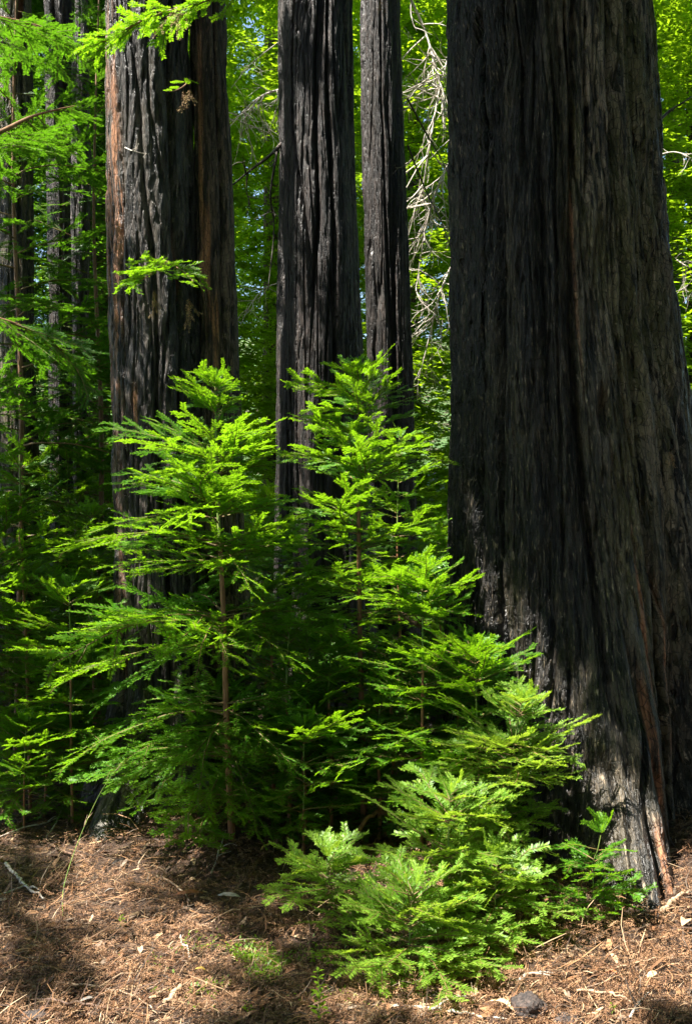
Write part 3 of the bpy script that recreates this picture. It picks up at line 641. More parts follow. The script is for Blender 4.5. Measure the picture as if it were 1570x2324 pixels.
# ---------------------------------------------------------------- far foliage: one mass nobody could count
rng = np.random.RandomState(5)
def mass(n, xr, yr, zr, seed, cluster=0.9, size=(0.05, 0.1), zfun=None, keep=None):
    r = np.random.RandomState(seed)
    nc = n // 160
    Y = r.uniform(*yr, nc); X = r.uniform(-1, 1, nc) * (0.347 * Y + 1.2) if xr is None else r.uniform(*xr, nc) * Y
    Zg = gz(X, Y); Z = Zg + r.uniform(0, 1, nc) ** 0.95 * (zr[1] * Y / 20 + 2.0)
    c = np.stack([X, Y, Z], -1)
    if keep is not None: c = c[keep(c)]; nc = len(c)
    # each clump is a drooping spray: twigs fanning out, narrow leaves combed along both sides of each twig
    k = 160; m = nc * k; nt_ = 8; per = k // nt_
    cc = np.repeat(c, k, 0); az0 = np.repeat(r.uniform(0, 6.28, nc), k); tl = np.repeat(r.normal(-0.1, 0.3, nc), k)
    ta = np.repeat(np.tile(np.linspace(-0.75, 0.75, nt_), nc) + r.normal(0, 0.12, nc * nt_), per)
    u = np.tile((np.arange(per) + 0.5) / per, nc * nt_); sg = np.where(np.arange(m) % 2 == 0, 1, -1)
    rad = cluster * np.repeat(r.uniform(0.45, 1.1, nc * nt_), per) * u
    an_ = az0 + ta
    b = cc + np.stack([np.cos(an_) * rad, np.sin(an_) * rad, rad * tl - 0.45 * rad * u], -1) + r.normal(0, 0.012, (m, 3))
    da = an_ + sg * r.uniform(0.7, 1.1, m)
    d = norm(np.stack([np.cos(da), np.sin(da), -0.2 + r.normal(0, 0.22, m)], -1))
    wd = norm(np.cross(r.normal(0, 0.3, (m, 3)) + np.array([0, 0, 1.0]), d))
    sz = (r.uniform(size[0], size[1], m) * (0.5 + 0.5 * b[:, 1] / 12) * (1.1 - 0.5 * u))[:, None]
    V = np.stack([b, b + d * sz * 0.5 + wd * sz * 0.18, b + d * sz, b + d * sz * 0.5 - wd * sz * 0.18], 1).reshape(-1, 3)
    T = np.repeat(np.clip(np.repeat(r.uniform(0, 1, nc), k) * 0.6 + r.uniform(0, 0.5, m), 0, 1), 4)
    return V, np.arange(m * 4).reshape(-1, 4), T
def window(c):   # thin the crowns where the photograph shows sky between leaves
    u = 785 + F * c[:, 0] / c[:, 1]; v = HOR - F * (c[:, 2] - EYE) / c[:, 1]
    left = (u < 240) & (u > -900) & (rng.rand(len(c)) < 0.93)
    return ~left & ~((np.abs(u - 575) < 45) & (v < 230) & (rng.rand(len(c)) < 0.75))
V, Q, T = mass(1500000, None, (10.0, 25), (0, 16), 301, size=(0.075, 0.145), keep=window)
tag(link('background_foliage', mesh_np('background_foliage', V, Q, {'tint': T}), M_LEAFY), 'sunlit yellow-green forest foliage closing the view behind the trunks', 'foliage', kind='stuff')

def leftside(c):
    u = 785 + F * c[:, 0] / c[:, 1]
    return u < 265
V, Q, T = mass(520000, (-0.46, -0.19), (8.6, 12.5), (0, 16), 302, size=(0.05, 0.10), keep=leftside)  # leaf mass added at left, its dark colour stands in for deep shade
tag(link('painted_shade_undergrowth', mesh_np('painted_shade_undergrowth', V, Q, {'tint': T}), M_LEAFD), 'undergrowth behind the left-hand trunks, leaf colour darkened to stand for shade', 'foliage', kind='stuff')

# ---------------------------------------------------------------- leaf clumps added overhead and behind the viewer, out of frame, to shape the light
def fans(c, cl, k, size, seed):
    r = np.random.RandomState(seed); nc = len(c); m = nc * k
    cc = np.repeat(c, k, 0); az = np.repeat(r.uniform(0, 6.28, nc), k); tl = np.repeat(r.normal(0, 0.2, nc), k)
    u = r.uniform(0, 1, m) ** 0.8; a = r.uniform(-0.7, 0.7, m); rad = cl * np.repeat(r.uniform(0.6, 1.3, nc), k) * u
    b = cc + np.stack([np.cos(az + a) * rad, np.sin(az + a) * rad, -0.2 * rad + rad * tl], -1)
    d = norm(np.stack([np.cos(az + a * 2.2), np.sin(az + a * 2.2), r.normal(-0.2, 0.3, m)], -1))
    wd = norm(np.cross(r.normal(0, 0.4, (m, 3)) + np.array([0, 0, 1.0]), d)); sz = r.uniform(size[0], size[1], m)[:, None]
    V = np.stack([b, b + d * sz * 0.5 + wd * sz * 0.22, b + d * sz, b + d * sz * 0.5 - wd * sz * 0.22], 1).reshape(-1, 3)
    return V, np.arange(m * 4).reshape(-1, 4), np.repeat(r.rand(m), 4)
r = np.random.RandomState(303)
n = 23000
c = np.stack([r.uniform(-15, 13, n), r.uniform(-12, 13, n), r.uniform(8.6, 10.6, n)], -1)
sx, sy = sdir.x / sdir.z, sdir.y / sdir.z
qx = c[:, 0] - sx * (c[:, 2] - 9); qy = c[:, 1] - sy * (c[:, 2] - 9)      # where its shadow ray crosses the 9 m level
gxx, gyy = qx - sx * 9, qy - sy * 9                                       # and the ground
p = np.full(n, 0.95)
def zone(x0, x1, y0, y1, v):  # chance of keeping a clump, set per area to place sun and shade
    p[(gxx > x0) & (gxx < x1) & (gyy > y0) & (gyy < y1)] = v
OFF = -sx * 9
zone(-9, 9, 7.2, 30, 0.0)
zone(-30, -1.9, 8.2, 30, 0.97)
zone(-9, -1.15, 5.95, 9.0, 0.93)
zone(-9, -1.15, 4.7, 5.95, 0.12)
zone(-1.5, 1.9, 2.9, 7.2, 0.0)
zone(-9, 0.1, 2.7, 4.6, 0.33)
zone(-1.05, -0.45, 4.2, 4.75, 0.0)
zone(1.6, 9, 4.1, 7.3, 1.0)
zone(1.9, 9, 2.0, 4.1, 0.08)
zone(1.0, 2.05, 3.4, 5.15, 0.0)
zone(1.42, 2.05, 4.25, 5.15, 0.2)
blob = noise3(gxx * 3.0, gyy * 3.0, 0.5, 88)
keepm = r.rand(n) < np.clip(p + blob * 0.9 * ((p < 0.9) & (p > 0)) + (p == 0) * np.clip(blob - 0.22, 0, 1) * 1.2, 0, 1)
c = c[keepm]
m2 = 9000; z9 = r.uniform(8.8, 10.4, m2); c2 = np.stack([r.uniform(2.15, 5.6, m2) + sx * z9, r.uniform(4.9, 7.4, m2) + sy * z9, z9], -1); c = np.concatenate([c, c2])  # extra unseen clumps added to keep the sun off the giant
V, Q, T = fans(c, 0.36, 60, (0.08, 0.17), 304)
tag(link('canopy_sun_blocker', mesh_np('canopy_sun_blocker', V, Q, {'tint': T}), M_LEAFD), 'unseen canopy clumps added overhead to block the sun, with gaps over the lit spots', 'foliage', kind='stuff')
n = 2600
an = r.uniform(0, 2 * math.pi, n); rd = r.uniform(8, 13, n)
c = np.stack([np.cos(an) * rd, np.sin(an) * rd, r.uniform(0, 9, n)], -1)  # unseen leaf ring, added to cut light from the horizon
c = c[(c[:, 1] < 0) | (np.abs(c[:, 0]) > 0.347 * c[:, 1] + 2.4) & (c[:, 0] > 0)]
V, Q, T = fans(c, 0.9, 90, (0.16, 0.34), 305)
tag(link('leaf_ring_blocker', mesh_np('leaf_ring_blocker', V, Q, {'tint': T}), M_LEAFD), 'unseen ring of leaf clumps added outside the frame to block horizon light', 'foliage', kind='stuff')

# ---------------------------------------------------------------- litter on the floor
r = np.random.RandomState(77)
def near_xy(n, y0=2.7, y1=8.5, p=2.0):
    u = r.rand(n); y = 1 / (1 / y0 + (1 / y1 - 1 / y0) * u); x = r.uniform(-1, 1, n) * (0.36 * y + 0.35); return x, y
PAL = np.array([(0.19, 0.095, 0.046), (0.31, 0.175, 0.088), (0.46, 0.32, 0.19), (0.05, 0.030, 0.019), (0.27, 0.21, 0.16), (0.55, 0.42, 0.27), (0.11, 0.058, 0.033)])
PW = [0.24, 0.18, 0.10, 0.20, 0.07, 0.04, 0.17]
def strips(n, ln, wd, zmax, seed):
    r = np.random.RandomState(seed); x, y = near_xy(n); l = r.uniform(*ln, n) * (0.7 + 0.08 * y); wdt = r.uniform(*wd, n); a = r.uniform(0, math.pi, n) * 0.75 - 0.5
    tl = r.normal(0, 0.28, n); d = np.stack([np.cos(a), np.sin(a), tl], -1); cv = r.normal(0, 0.25, n)
    sd = np.stack([-np.sin(a), np.cos(a), r.normal(0, 0.3, n)], -1)
    hp = np.clip(noise3(x * 4.5, y * 4.5, 0.7, 91) - 0.05, 0, 1); keep_ = r.rand(n) < 0.55 + 1.2 * hp; z = gz(x, y) + (r.uniform(0, 1, n) ** 2) * zmax * (0.6 + 3.5 * hp) + 0.004 + np.abs(tl) * l * 0.4
    c = np.stack([x, y, z], -1); V = []
    for k, s_ in enumerate((-0.5, -0.17, 0.17, 0.5)):
        p = c + d * (l * s_)[:, None] + sd * (cv * l * (0.25 - s_ * s_) * 1.5)[:, None] + np.array([0, 0, 1.0]) * (l * 0.2 * (0.25 - s_ * s_) * r.uniform(-0.5, 1.5, n))[:, None]
        wk = wdt * (0.5 if k in (0, 3) else 1.0)
        V += [p + sd * wk[:, None] * 0.5, p - sd * wk[:, None] * 0.5]
    V = np.stack(V, 1).reshape(-1, 3); b = np.arange(n)[:, None] * 8
    Q = np.concatenate([b + np.array([[2 * k, 2 * k + 1, 2 * k + 3, 2 * k + 2]]) for k in range(3)], 1).reshape(-1, 4)
    col = PAL[r.choice(len(PAL), n, p=PW)] * r.uniform(0.35, 1.15, (n, 1)) * np.array([1.0, 0.95, 0.92]); return V, Q, np.repeat(col, 8, 0)
V1, Q1, C1 = strips(60000, (0.012, 0.055), (0.0014, 0.0035), 0.022, 401)
V2, Q2, C2 = strips(3500, (0.08, 0.22), (0.002, 0.0045), 0.03, 402)
V3, Q3, C3 = strips(2600, (0.03, 0.06), (0.010, 0.022), 0.012, 403)
n1, n2 = len(V1), len(V2)
tag(link('needle_litter', mesh_np('needle_litter', np.concatenate([V1, V2, V3]), np.concatenate([Q1, Q2 + n1, Q3 + n1 + n2]), {'tintc': np.concatenate([C1, C2, C3])}), M_LITTER),
    'dense brown and tan litter of dead twigs, bark flakes and needles', 'litter', kind='stuff')
# dead fronds
def dead_fronds(n, seed):
    r = np.random.RandomState(seed); s = Spray(r, 1.0); xs, ys = near_xy(n)
    for x, y in zip(xs, ys):
        a = r.uniform(0, 6.28); p = np.array([x, y, float(gz(x, y)) + r.uniform(0.006, 0.035)]); d = np.array([math.cos(a), math.sin(a), r.normal(0.05, 0.2)])
        nn = norm(np.array([r.normal(0, 0.5), r.normal(0, 0.5), 1.0])); L = r.uniform(0.05, 0.13); k = 3; tint = r.rand()
        bd = r.normal(0, 0.35, 3)
        for j in range(k):
            q = p + norm(d) * L / k; s.P.append(p); s.Q.append(q); s.N.append(nn); s.L.append(0.012); s.T.append(tint); p = q; d = norm(d) + bd
    V, Q, T = s.needles(0.007, 0.003, 0.5)
    T = T[:, None]; col = np.array([(0.12, 0.055, 0.026)]) * (1 - T) + np.array([(0.37, 0.21, 0.11)]) * T
    return V, Q, col
V, Q, col = dead_fronds(9500, 405)
tag(link('dead_fronds', mesh_np('dead_fronds', V, Q, {'tintc': col}), M_LITTER), 'curled rusty dead redwood sprays strewn over the ground', 'litter', kind='stuff')

# ---------------------------------------------------------------- bare dead branches
def dead_branch(label, ctrl, seed, r0, n, tw, mat, hang=0.3, name='dead_branch', group='bare dead branches', depth=2):
    rng = np.random.RandomState(seed); P = np.array(ctrl, float); O = P[0].copy()
    b = Bag(); pts = curve_pts(P - O, 26); b.tube(pts, [r0, r0 * 0.35], 6)
    def sub(p, d, L, r_, lev):
        k = 7; q = [np.array(p)]; bend = rng.normal(0, 0.35, 3)
        for j in range(k):
            d = norm(d + bend * 0.35 + rng.normal(0, 0.10, 3) + np.array([0, 0, -hang * 0.3])); q.append(q[-1] + d * L / k)
        b.tube(np.array(q), [r_, r_ * 0.3], 4)
        if lev < depth:
            for _ in range(rng.randint(2, 5)):
                i = rng.randint(2, k); dd = norm(norm(q[i + 1] - q[i]) + rng.normal(0, 0.55, 3)); sub(q[i], dd, L * rng.uniform(0.35, 0.7), r_ * 0.6, lev + 1)
    ax = norm(pts[-1] - pts[0])
    for j in range(n):
        i = rng.randint(3, 25); d = norm(norm(pts[min(25, i + 1)] - pts[i - 1]) * 0.5 + rng.normal(0, 0.7, 3) + np.array([0, 0, -hang]))
        sub(pts[i], d, tw * rng.uniform(0.5, 1.2), r0 * 0.5, 1)
    o = link(name, b.mesh(name), mat); o.location = O
    return tag(o, label, 'branch', group)
for k, (lb, pts_, Y, r0, n, tw, mat) in enumerate([
    ('bleached dead branch tangle at the top between the slim dark trunk and the giant', [(912, -40), (960, 60), (990, 160), (1005, 250)], 9.9, 0.015, 26, 0.6, 'D'),
    ('pale hanging dead branch beside the upper left side of the giant', [(1040, 60), (1000, 190), (975, 330), (955, 450)], 9.8, 0.014, 26, 0.6, 'D'),
    ('dense pale dead twigs halfway up between the slim dark trunk and the giant', [(1040, 330), (995, 420), (965, 520), (945, 650)], 9.7, 0.014, 28, 0.55, 'D'),
    ('lowest pale dead twig tangle left of the giant', [(1045, 560), (1000, 660), (975, 760), (950, 860)], 9.9, 0.013, 22, 0.5, 'D'),
    ('fan of pale dead twigs sweeping left from the middle trunk near the top', [(650, 200), (600, 215), (560, 245), (520, 290)], 9.3, 0.012, 22, 0.45, 'D'),
    ('thin pale twigs above the fan of dead twigs, near the sky gap', [(640, 90), (600, 120), (565, 150), (525, 200)], 9.6, 0.006, 8, 0.35, 'D'),
    ('pale twigs below the black branch, left of the middle trunk', [(640, 640), (600, 655), (570, 690), (545, 740)], 9.5, 0.007, 10, 0.35, 'D'),
    ('pale bare twig low in the right-hand gap by the giant', [(1500, 350), (1530, 345), (1560, 355), (1580, 380)], 9.0, 0.007, 8, 0.25, 'D'),
    ('pale forked bare twig lower in the right-hand gap', [(1535, 590), (1550, 600), (1565, 610), (1580, 640)], 8.0, 0.006, 7, 0.22, 'D'),
    ('black bare branch reaching left from the middle trunk', [(640, 325), (610, 355), (570, 385), (528, 420)], 8.3, 0.016, 3, 0.25, 'K'),
    ('long black dangling vine close to the left side of the middle trunk', [(632, 330), (614, 440), (622, 520), (608, 660)], 8.35, 0.012, 2, 0.3, 'K'),
    ('thin black branch slanting down across the green gap left of the giant', [(925, 225), (960, 290), (1000, 360), (1030, 420)], 8.8, 0.010, 3, 0.3, 'K'),
    ('second thin black branch lower in the green gap left of the giant', [(925, 330), (965, 430), (1000, 500), (1030, 590)], 8.9, 0.009, 3, 0.3, 'K'),
    ('dark branch rising to the right out of the giant at the right edge', [(1498, 270), (1520, 250), (1545, 235), (1590, 205)], 6.2, 0.010, 2, 0.15, 'K'),
    ('brown broken branch with a pale end low against the left side of the giant', [(905, 1385), (935, 1410), (965, 1430), (1000, 1458)], 5.9, 0.017, 2, 0.14, 'T'),
    ('thin pale curved twig on the torn orange bark', [(285, 335), (300, 342), (315, 346), (335, 350)], 5.45, 0.004, 3, 0.06, 'D'),
    ]):
    dead_branch(lb, [px(a, b_, Y + 0.12 * math.sin(i * 2 + k)) for i, (a, b_) in enumerate(pts_)], 500 + k, r0, n, tw, {'D': M_DEAD, 'K': M_DARKW, 'T': M_LIMB}[mat])

# ---------------------------------------------------------------- sticks, stones and small plants on the floor
def stick(label, pts_, r0, mat, seed, lift=0.012, forks=(), name='fallen_stick', group='sticks on the ground', cat='stick', arch=0.0):
    rng = np.random.RandomState(seed)
    P = np.array([pg(a, b, lift) for a, b in pts_]); P[1:-1, 2] += rng.uniform(0, 0.02, max(0, len(P) - 2)) + arch
    O = P[0].copy(); b = Bag(); q = curve_pts(P - O, 18); q[1:-1] += rng.normal(0, r0 * 0.5, (16, 3)); b.tube(q, [r0, r0 * 0.9, r0 * 0.4], 7)
    for f, dx, dy, L in forks:
        i = int(f * 17); e = q[i] + np.array([dx, dy, rng.uniform(0.0, 0.05)]) * L
        b.tube(curve_pts([q[i], (q[i] + e) / 2 + rng.normal(0, 0.01, 3), e], 7), [r0 * 0.6, r0 * 0.25], 5)
    o = link(name, b.mesh(name), mat); o.location = O; return tag(o, label, cat, group)
M_TAN = wood_mat('dry_tan_stick', (0.30, 0.19, 0.11), (0.50, 0.37, 0.25))
M_BRST = wood_mat('brown_stick', (0.12, 0.065, 0.04), (0.24, 0.14, 0.09))
S = [('forked grey stick lying at the far left of the litter', [(14, 1965), (40, 2000), (62, 2025), (102, 2046)], .009, M_DEAD, [(0.6, -0.5, -0.8, .16), (0.75, 0.6, -.3, .1)]),
 ('brown stick pointing up toward the foot of the double-stemmed tree', [(95, 2030), (125, 2005), (155, 1975), (168, 1960)], .007, M_BRST, []),
 ('thin dark stick slanting below the double-stemmed tree foot', [(110, 1920), (150, 1940), (180, 1950), (205, 1962)], .006, M_BRST, []),
 ('long thin grey twig from the left edge to the sapling shade', [(0, 1905), (60, 1890), (110, 1870), (170, 1835)], .004, M_DEAD, [(0.7, .2, .3, .2)]),
 ('curving grey twig standing up left of the charred foot', [(105, 1905), (130, 1870), (150, 1820), (162, 1760)], .004, M_DEAD, []),
 ('pale flat wood splinter at the bottom left centre', [(370, 2288), (395, 2270), (420, 2255), (435, 2245)], .010, M_TAN, []),
 ('long thin brown stick along the bottom left', [(50, 2270), (150, 2290), (250, 2300), (370, 2318)], .006, M_BRST, [(0.4, .3, .7, .12)]),
 ('long curved tan stick at the bottom left', [(130, 2235), (220, 2250), (300, 2270), (360, 2310)], .0045, M_TAN, []),
 ('thin pale twig in the middle of the left litter', [(410, 2130), (415, 2150), (425, 2165), (430, 2180)], .004, M_DEAD, []),
 ('curved tan twig in the brightest patch of litter', [(355, 1995), (380, 2010), (410, 2030), (432, 2052)], .005, M_TAN, [(.6, .5, -.4, .1)]),
 ('slender tan twig crossing the litter below the bright patch', [(480, 2100), (520, 2085), (560, 2075), (620, 2060)], .004, M_TAN, []),
 ('pale upright forked twig near the tall orange-stemmed sapling', [(480, 1990), (495, 1950), (505, 1920), (512, 1890)], .004, M_DEAD, [(.5, .6, .1, .14), (.3, .5, .5, .12)]),
 ('brown stick lying right of the moss patch', [(700, 2300), (740, 2285), (790, 2270), (830, 2262)], .005, M_BRST, []),
 ('tan ringed stick curving up at the foot of the nearest bush', [(1070, 2290), (1085, 2240), (1088, 2205), (1070, 2180)], .007, M_TAN, []),
 ('long pale stick at the bottom edge left of the charred stone', [(880, 2292), (960, 2300), (1050, 2312), (1150, 2322)], .007, M_DEAD, [(.5, .8, .4, .15)]),
 ('pale splintered sticks left of the charred stone tip', [(1170, 2240), (1190, 2228), (1220, 2220), (1262, 2212)], .006, M_DEAD, [(.4, .6, -.2, .14)]),
 ('thin pale stick pointing at the bottom right corner', [(1430, 2320), (1442, 2300), (1455, 2280), (1470, 2262)], .005, M_DEAD, []),
 ('tan stick right of the charred stone', [(1310, 2255), (1360, 2268), (1410, 2280), (1460, 2300)], .005, M_TAN, []),
 ('long thin twig across the sunlit litter at the right', [(1340, 2215), (1420, 2200), (1500, 2190), (1580, 2180)], .004, M_TAN, []),
 ('dark stick in the shade at the foot of the giant', [(1160, 2010), (1180, 1985), (1205, 1960), (1225, 1940)], .007, M_BRST, [(.5, .8, 0, .1)]),
 ('pale broken wood chip by the right-hand frame edge', [(1500, 2075), (1520, 2060), (1545, 2045), (1580, 2030)], .011, M_TAN, []),
 ('brown stick under the right-hand litter mound', [(1395, 2095), (1430, 2090), (1480, 2078), (1520, 2070)], .006, M_BRST, [])]
for k, (lb, p_, r0, m_, fk) in enumerate(S): stick(lb, p_, r0, m_, 700 + k, forks=fk)
stick('arched brown stick bowing over the ground behind the straight tan stem', [(790, 1950), (830, 1925), (900, 1915), (990, 1925)], .011, M_LIMB, 730, arch=0.13)

def stone(label, a, b, w_, h_, seed):
    import bmesh
    rng = np.random.RandomState(seed); c = pg(a, b, 0)
    bm = bmesh.new(); bmesh.ops.create_icosphere(bm, subdivisions=5, radius=1.0)
    V = np.array([v.co[:] for v in bm.verts])
    n1 = noise3(V[:, 0] * 1.3, V[:, 1] * 1.3, V[:, 2] * 1.3, seed); n2 = noise3(V[:, 0] * 4, V[:, 1] * 4, V[:, 2] * 4, seed + 1); n3 = noise3(V[:, 0] * 11, V[:, 1] * 11, V[:, 2] * 11, seed + 2)
    st = np.round(n2 * 4) / 4
    V = V * (1 + 0.35 * n1 + 0.12 * st + 0.05 * n3)[:, None] * np.array([w_, w_ * 0.8, h_])
    for v, q in zip(bm.verts, V): v.co = q
    me = bpy.data.meshes.new('charred_chunk'); bm.to_mesh(me); bm.free()
    me.polygons.foreach_set('use_smooth', np.ones(len(me.polygons), bool))
    o = link('charred_chunk', me, M_ROCK); o.location = (c[0], c[1], c[2] + h_ * 0.55); tag(o, label, 'chunk', 'charred chunks of wood')
t = NT('charred_chunk'); g = t.n('TexCoord').outputs['Object']; f = t.noise(g, 60, 5, 0.7)
t.l(t.mix(t.ramp(f, 0.4, 0.7), (0.03, 0.024, 0.022), (0.12, 0.085, 0.07)), t.p.inputs['Base Color']); t.p.inputs['Roughness'].default_value = 0.75
t.l(t.bump(f, 0.8, 0.01), t.p.inputs['Normal']); M_ROCK = t.m
stone('dark knobbly charred chunk at the bottom edge, right of centre', 1200, 2310, 0.052, 0.050, 61)
stone('smaller half-buried charred chunk right of the knobbly one', 1290, 2330, 0.045, 0.025, 62)
stone('little dark chunk under the left side of the nearest bush', 985, 2278, 0.026, 0.018, 63)
stone('dark half-buried chunk in the bottom left corner', 78, 2318, 0.045, 0.020, 64)

M_GRASS = wood_mat('grass_green', (0.10, 0.20, 0.02), (0.26, 0.34, 0.06))
def stalk(label, ctrl, r0, seed, heads=6):
    rng = np.random.RandomState(seed); P = np.array(ctrl); O = P[0].copy(); root = empty('grass_stalk', O, label, 'grass stalk')
    b = Bag(); q = curve_pts(P - O, 24); b.tube(q, [r0, r0 * 0.5], 5); link('stem', b.mesh('stem'), M_GRASS, root)
    b = Bag()
    for j in range(heads):
        i = rng.randint(13, 23); d = norm(q[i] - q[i - 1]) + rng.normal(0, 0.35, 3); b.tube([q[i], q[i] + d * 0.02, q[i] + d * 0.045], [0.0012, 0.0016, 0.0005], 4)
    link('seed_head', b.mesh('seed_head'), M_TAN, root)
g0 = pg(143, 2080)
stalk('tall thin grass stalk leaning right over the left litter', [g0, px(146, 2010, 4.3), px(180, 1905, 4.45), px(228, 1800, 4.55), px(268, 1742, 4.6)], 0.0017, 11)

def sprout(label, a, b_, h, seed, nl=14, ll=0.035):
    rng = np.random.RandomState(seed); c = pg(a, b_); root = empty('green_sprout', c, label, 'seedling', 'small green seedlings')
    b = Bag(); q = curve_pts([(0, 0, 0), (0.004, 0, h * .5), (-0.003, 0.003, h)], 10); b.tube(q, [0.002, 0.001], 5); link('stem', b.mesh('stem'), M_GRASS, root)
    V = []; 
    for j in range(nl):
        f = 0.25 + 0.75 * j / nl; p0 = q[min(9, int(f * 9))]; an = j * 2.4; d = norm(np.array([math.cos(an), math.sin(an), 0.45])); l = ll * (1.15 - 0.6 * f); s_ = np.array([-math.sin(an), math.cos(an), 0]) * l * 0.2
        V += [p0, p0 + d * l * .5 + s_, p0 + d * l + np.array([0, 0, -l * .2]), p0 + d * l * .5 - s_]
    link('leaves', mesh_np('leaves', np.array(V), np.arange(nl * 4).reshape(-1, 4), {'tint': np.full(nl * 4, 0.7)}), M_LEAFY, root)
sprout('feathery green seedling at the bottom edge below the moss patch', 722, 2330, 0.19, 1, 22, 0.045)
sprout('tiny bright seedling right of the charred chunk', 1388, 2300, 0.035, 2, 8, 0.022)
sprout('little green seedling at the bottom left', 560, 2300, 0.04, 3, 10, 0.03)
sprout('little pale seedling in the left litter', 275, 2100, 0.04, 4, 9, 0.025)
sprout('tiny seedling among the bottom left sticks', 350, 2262, 0.03, 5, 9, 0.025)

# low green cover
r = np.random.RandomState(9); n = 5200
a = np.concatenate([r.normal(575, 85, n // 2), r.uniform(420, 900, n // 2)]); b = np.concatenate([r.normal(2195, 28, n // 2), r.normal(2220, 30, n // 2)])
pts_ = np.array([pg(x_, y_) for x_, y_ in zip(a, b)]); k0 = noise3(pts_[:, 0] * 5, pts_[:, 1] * 5, 0.2, 55) > -0.08; pts_ = pts_[k0]; n = len(pts_)
an = r.uniform(0, 6.28, n); d = np.stack([np.cos(an), np.sin(an), r.uniform(0.1, 0.9, n)], -1); l = r.uniform(0.006, 0.018, n)[:, None]; sd = np.stack([-np.sin(an), np.cos(an), 0 * an], -1)
p0 = pts_ + np.array([0, 0, 1.0]) * r.uniform(0.004, 0.035, n)[:, None]
V = np.stack([p0, p0 + d * l * .5 + sd * l * .25, p0 + d * l, p0 + d * l * .5 - sd * l * .25], 1).reshape(-1, 3)
tag(link('ground_cover', mesh_np('ground_cover', V, np.arange(n * 4).reshape(-1, 4), {'tint': np.repeat(r.uniform(0.1, 0.8, n), 4)}), M_LEAFY), 'patch of tiny yellow-green ground cover at the bottom centre', 'ground cover', kind='stuff')

# fallen broad leaves and bark pieces that catch the eye
M_FALL = {c_: wood_mat('fallen_leaf_' + c_, v_, tuple(min(1, x_ * 1.4) for x_ in v_), 0.5) for c_, v_ in dict(yellow=(0.55, 0.36, 0.08), tan=(0.5, 0.33, 0.19), rust=(0.30, 0.10, 0.04), grey=(0.30, 0.27, 0.24)).items()}
def fallen(label, a, b_, L, W_, ang, c_, seed):
    rng = np.random.RandomState(seed); c = pg(a, b_, 0.024); k = 9; u = np.linspace(-1, 1, k); V = []
    for uu in u:
        hw = W_ * 0.5 * (1 - abs(uu) ** 2.2) + 0.0005; zc = L * 0.10 * (1 - uu * uu) + rng.normal(0, 0.001)
        for vv in (-1, -0.5, 0, 0.5, 1): V.append((uu * L / 2, vv * hw + 0.1 * L * uu * uu, zc + abs(vv) * hw * 0.5 + 0.0))
    V = np.array(V); R_ = np.array(Euler((rng.normal(0, 0.2), rng.normal(0, 0.2), ang)).to_matrix()); V = V @ R_.T
    q = [(i * 5 + j, i * 5 + j + 1, i * 5 + j + 6, i * 5 + j + 5) for i in range(k - 1) for j in range(4)]
    o = link('fallen_leaf', mesh_np('fallen_leaf', V, np.array(q), smooth=True), M_FALL[c_]); o.location = c
    m_ = o.modifiers.new('thickness', 'SOLIDIFY'); m_.thickness = 0.001
    tag(o, label, 'leaf', 'fallen leaves and bark flakes')
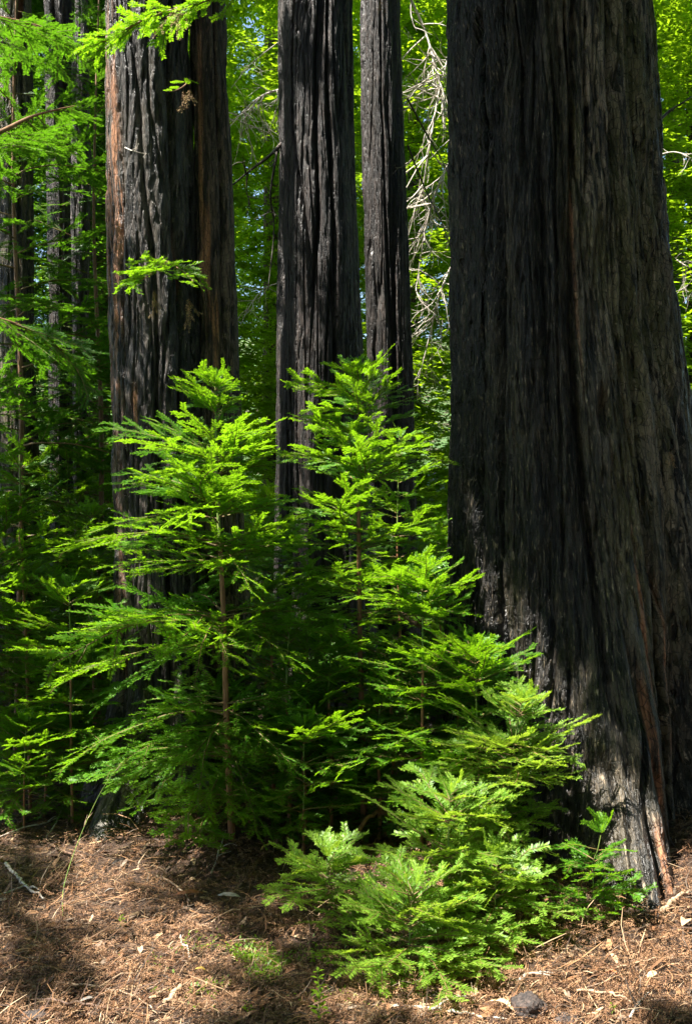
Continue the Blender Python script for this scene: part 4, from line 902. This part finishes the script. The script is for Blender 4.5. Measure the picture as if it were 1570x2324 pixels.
for k, (lb, a, b_, L, W_, ang, c_) in enumerate([
    ('small yellow fallen leaf in the lower left litter', 457, 2218, .045, .022, .1, 'yellow'), ('pale tan leaf in the bright patch of litter', 440, 1968, .05, .025, 2, 'tan'),
    ('pale leaf just above the tan twig in the bright patch', 438, 2010, .04, .022, .8, 'tan'), ('long rusty bark flake across the left litter', 430, 2045, .12, .03, .2, 'rust'),
    ('grey bark flake beside the rusty one', 520, 2050, .10, .028, .1, 'grey'), ('tan leaf near the middle of the litter', 830 - 20, 2160, .05, .026, 2.3, 'tan'),
    ('rusty leaf standing by the moss patch', 820, 2150 - 10, .045, .02, 1.2, 'rust'), ('orange leaf by the foot of the tall orange-stemmed sapling', 602, 1935, .05, .03, .5, 'yellow'),
    ('long tan bark flake at the bottom edge left of the charred chunk', 1140, 2300, .11, .026, 2.4, 'tan'), ('upright tan bark flake under the nearest bush', 1025, 2240, .08, .025, 1.7, 'tan'),
    ('yellow-green leaf in the shade right of the nearest bush', 1190, 2135, .05, .03, .9, 'yellow'), ('rusty leaf in the right-hand sunlit litter', 1390, 2225, .05, .02, 2.1, 'rust'),
    ('pale leaf in the sunlit litter at the right', 1480, 2290 - 60, .045, .025, .4, 'tan'), ('tan plate of bark by the right frame edge under the giant', 1555, 2110, .12, .04, 1.2, 'tan'),
    ('grey leaf in the left litter near the forked stick', 250, 2035, .045, .022, .3, 'grey'), ('pale chip below the seedling on the left', 320, 2170, .04, .02, 1.9, 'tan'),
    ('grey flake at the bottom left corner', 200, 2290, .07, .024, .4, 'grey'), ('tan leaf in the half shade beneath the pale-tipped shoot', 840, 2060, .045, .024, .2, 'tan')]):
    fallen(lb, a, b_, L, W_, ang, c_, 900 + k)

# dead sprays that hang on the trunks
def hanging(label, a, b_, Y, L, seed, n=5):
    rng = np.random.RandomState(seed); s_ = Spray(rng, 1.0); O = px(a, b_, Y)
    for j in range(n):
        s_.twig(rng.normal(0, 0.008, 3), np.array([rng.normal(0, .3), rng.normal(0, .3) - 0.1, -1.0]), norm(np.array([rng.normal(0, .3), -1, 0.2])), L * rng.uniform(.5, 1.1), 0.010, 1, 0.3)
    V, Q, T = s_.needles(0.007, 0.003, 0.5); T = T[:, None]; col = np.array([(0.26, 0.13, 0.05)]) * (1 - T) + np.array([(0.5, 0.36, 0.16)]) * T
    o = link('dead_spray', mesh_np('dead_spray', V, Q, {'tintc': col}), M_LITTER); o.location = O; tag(o, label, 'dead spray', 'dead sprays caught on the trunks')
hanging('tan dead spray caught on the right side of the giant', 1522, 1030, 5.12, 0.10, 21)
hanging('dead spray dangling under the left of the bright spray', 352, 665, 5.2, 0.13, 22, 3)
hanging('longer dead spray dangling under the right of the bright spray', 425, 680, 5.2, 0.15, 23, 4)
hanging('dead spray in the crease of the double-stemmed tree', 425, 205, 5.5, 0.16, 24, 5)
hanging('rusty dead spray under the top of the slim dark trunk', 862, 0, 8.9, 0.2, 25, 5)
hanging('dead spray dangling from the sunlit bough at the top', 400, 20, 4.8, 0.2, 26, 5)
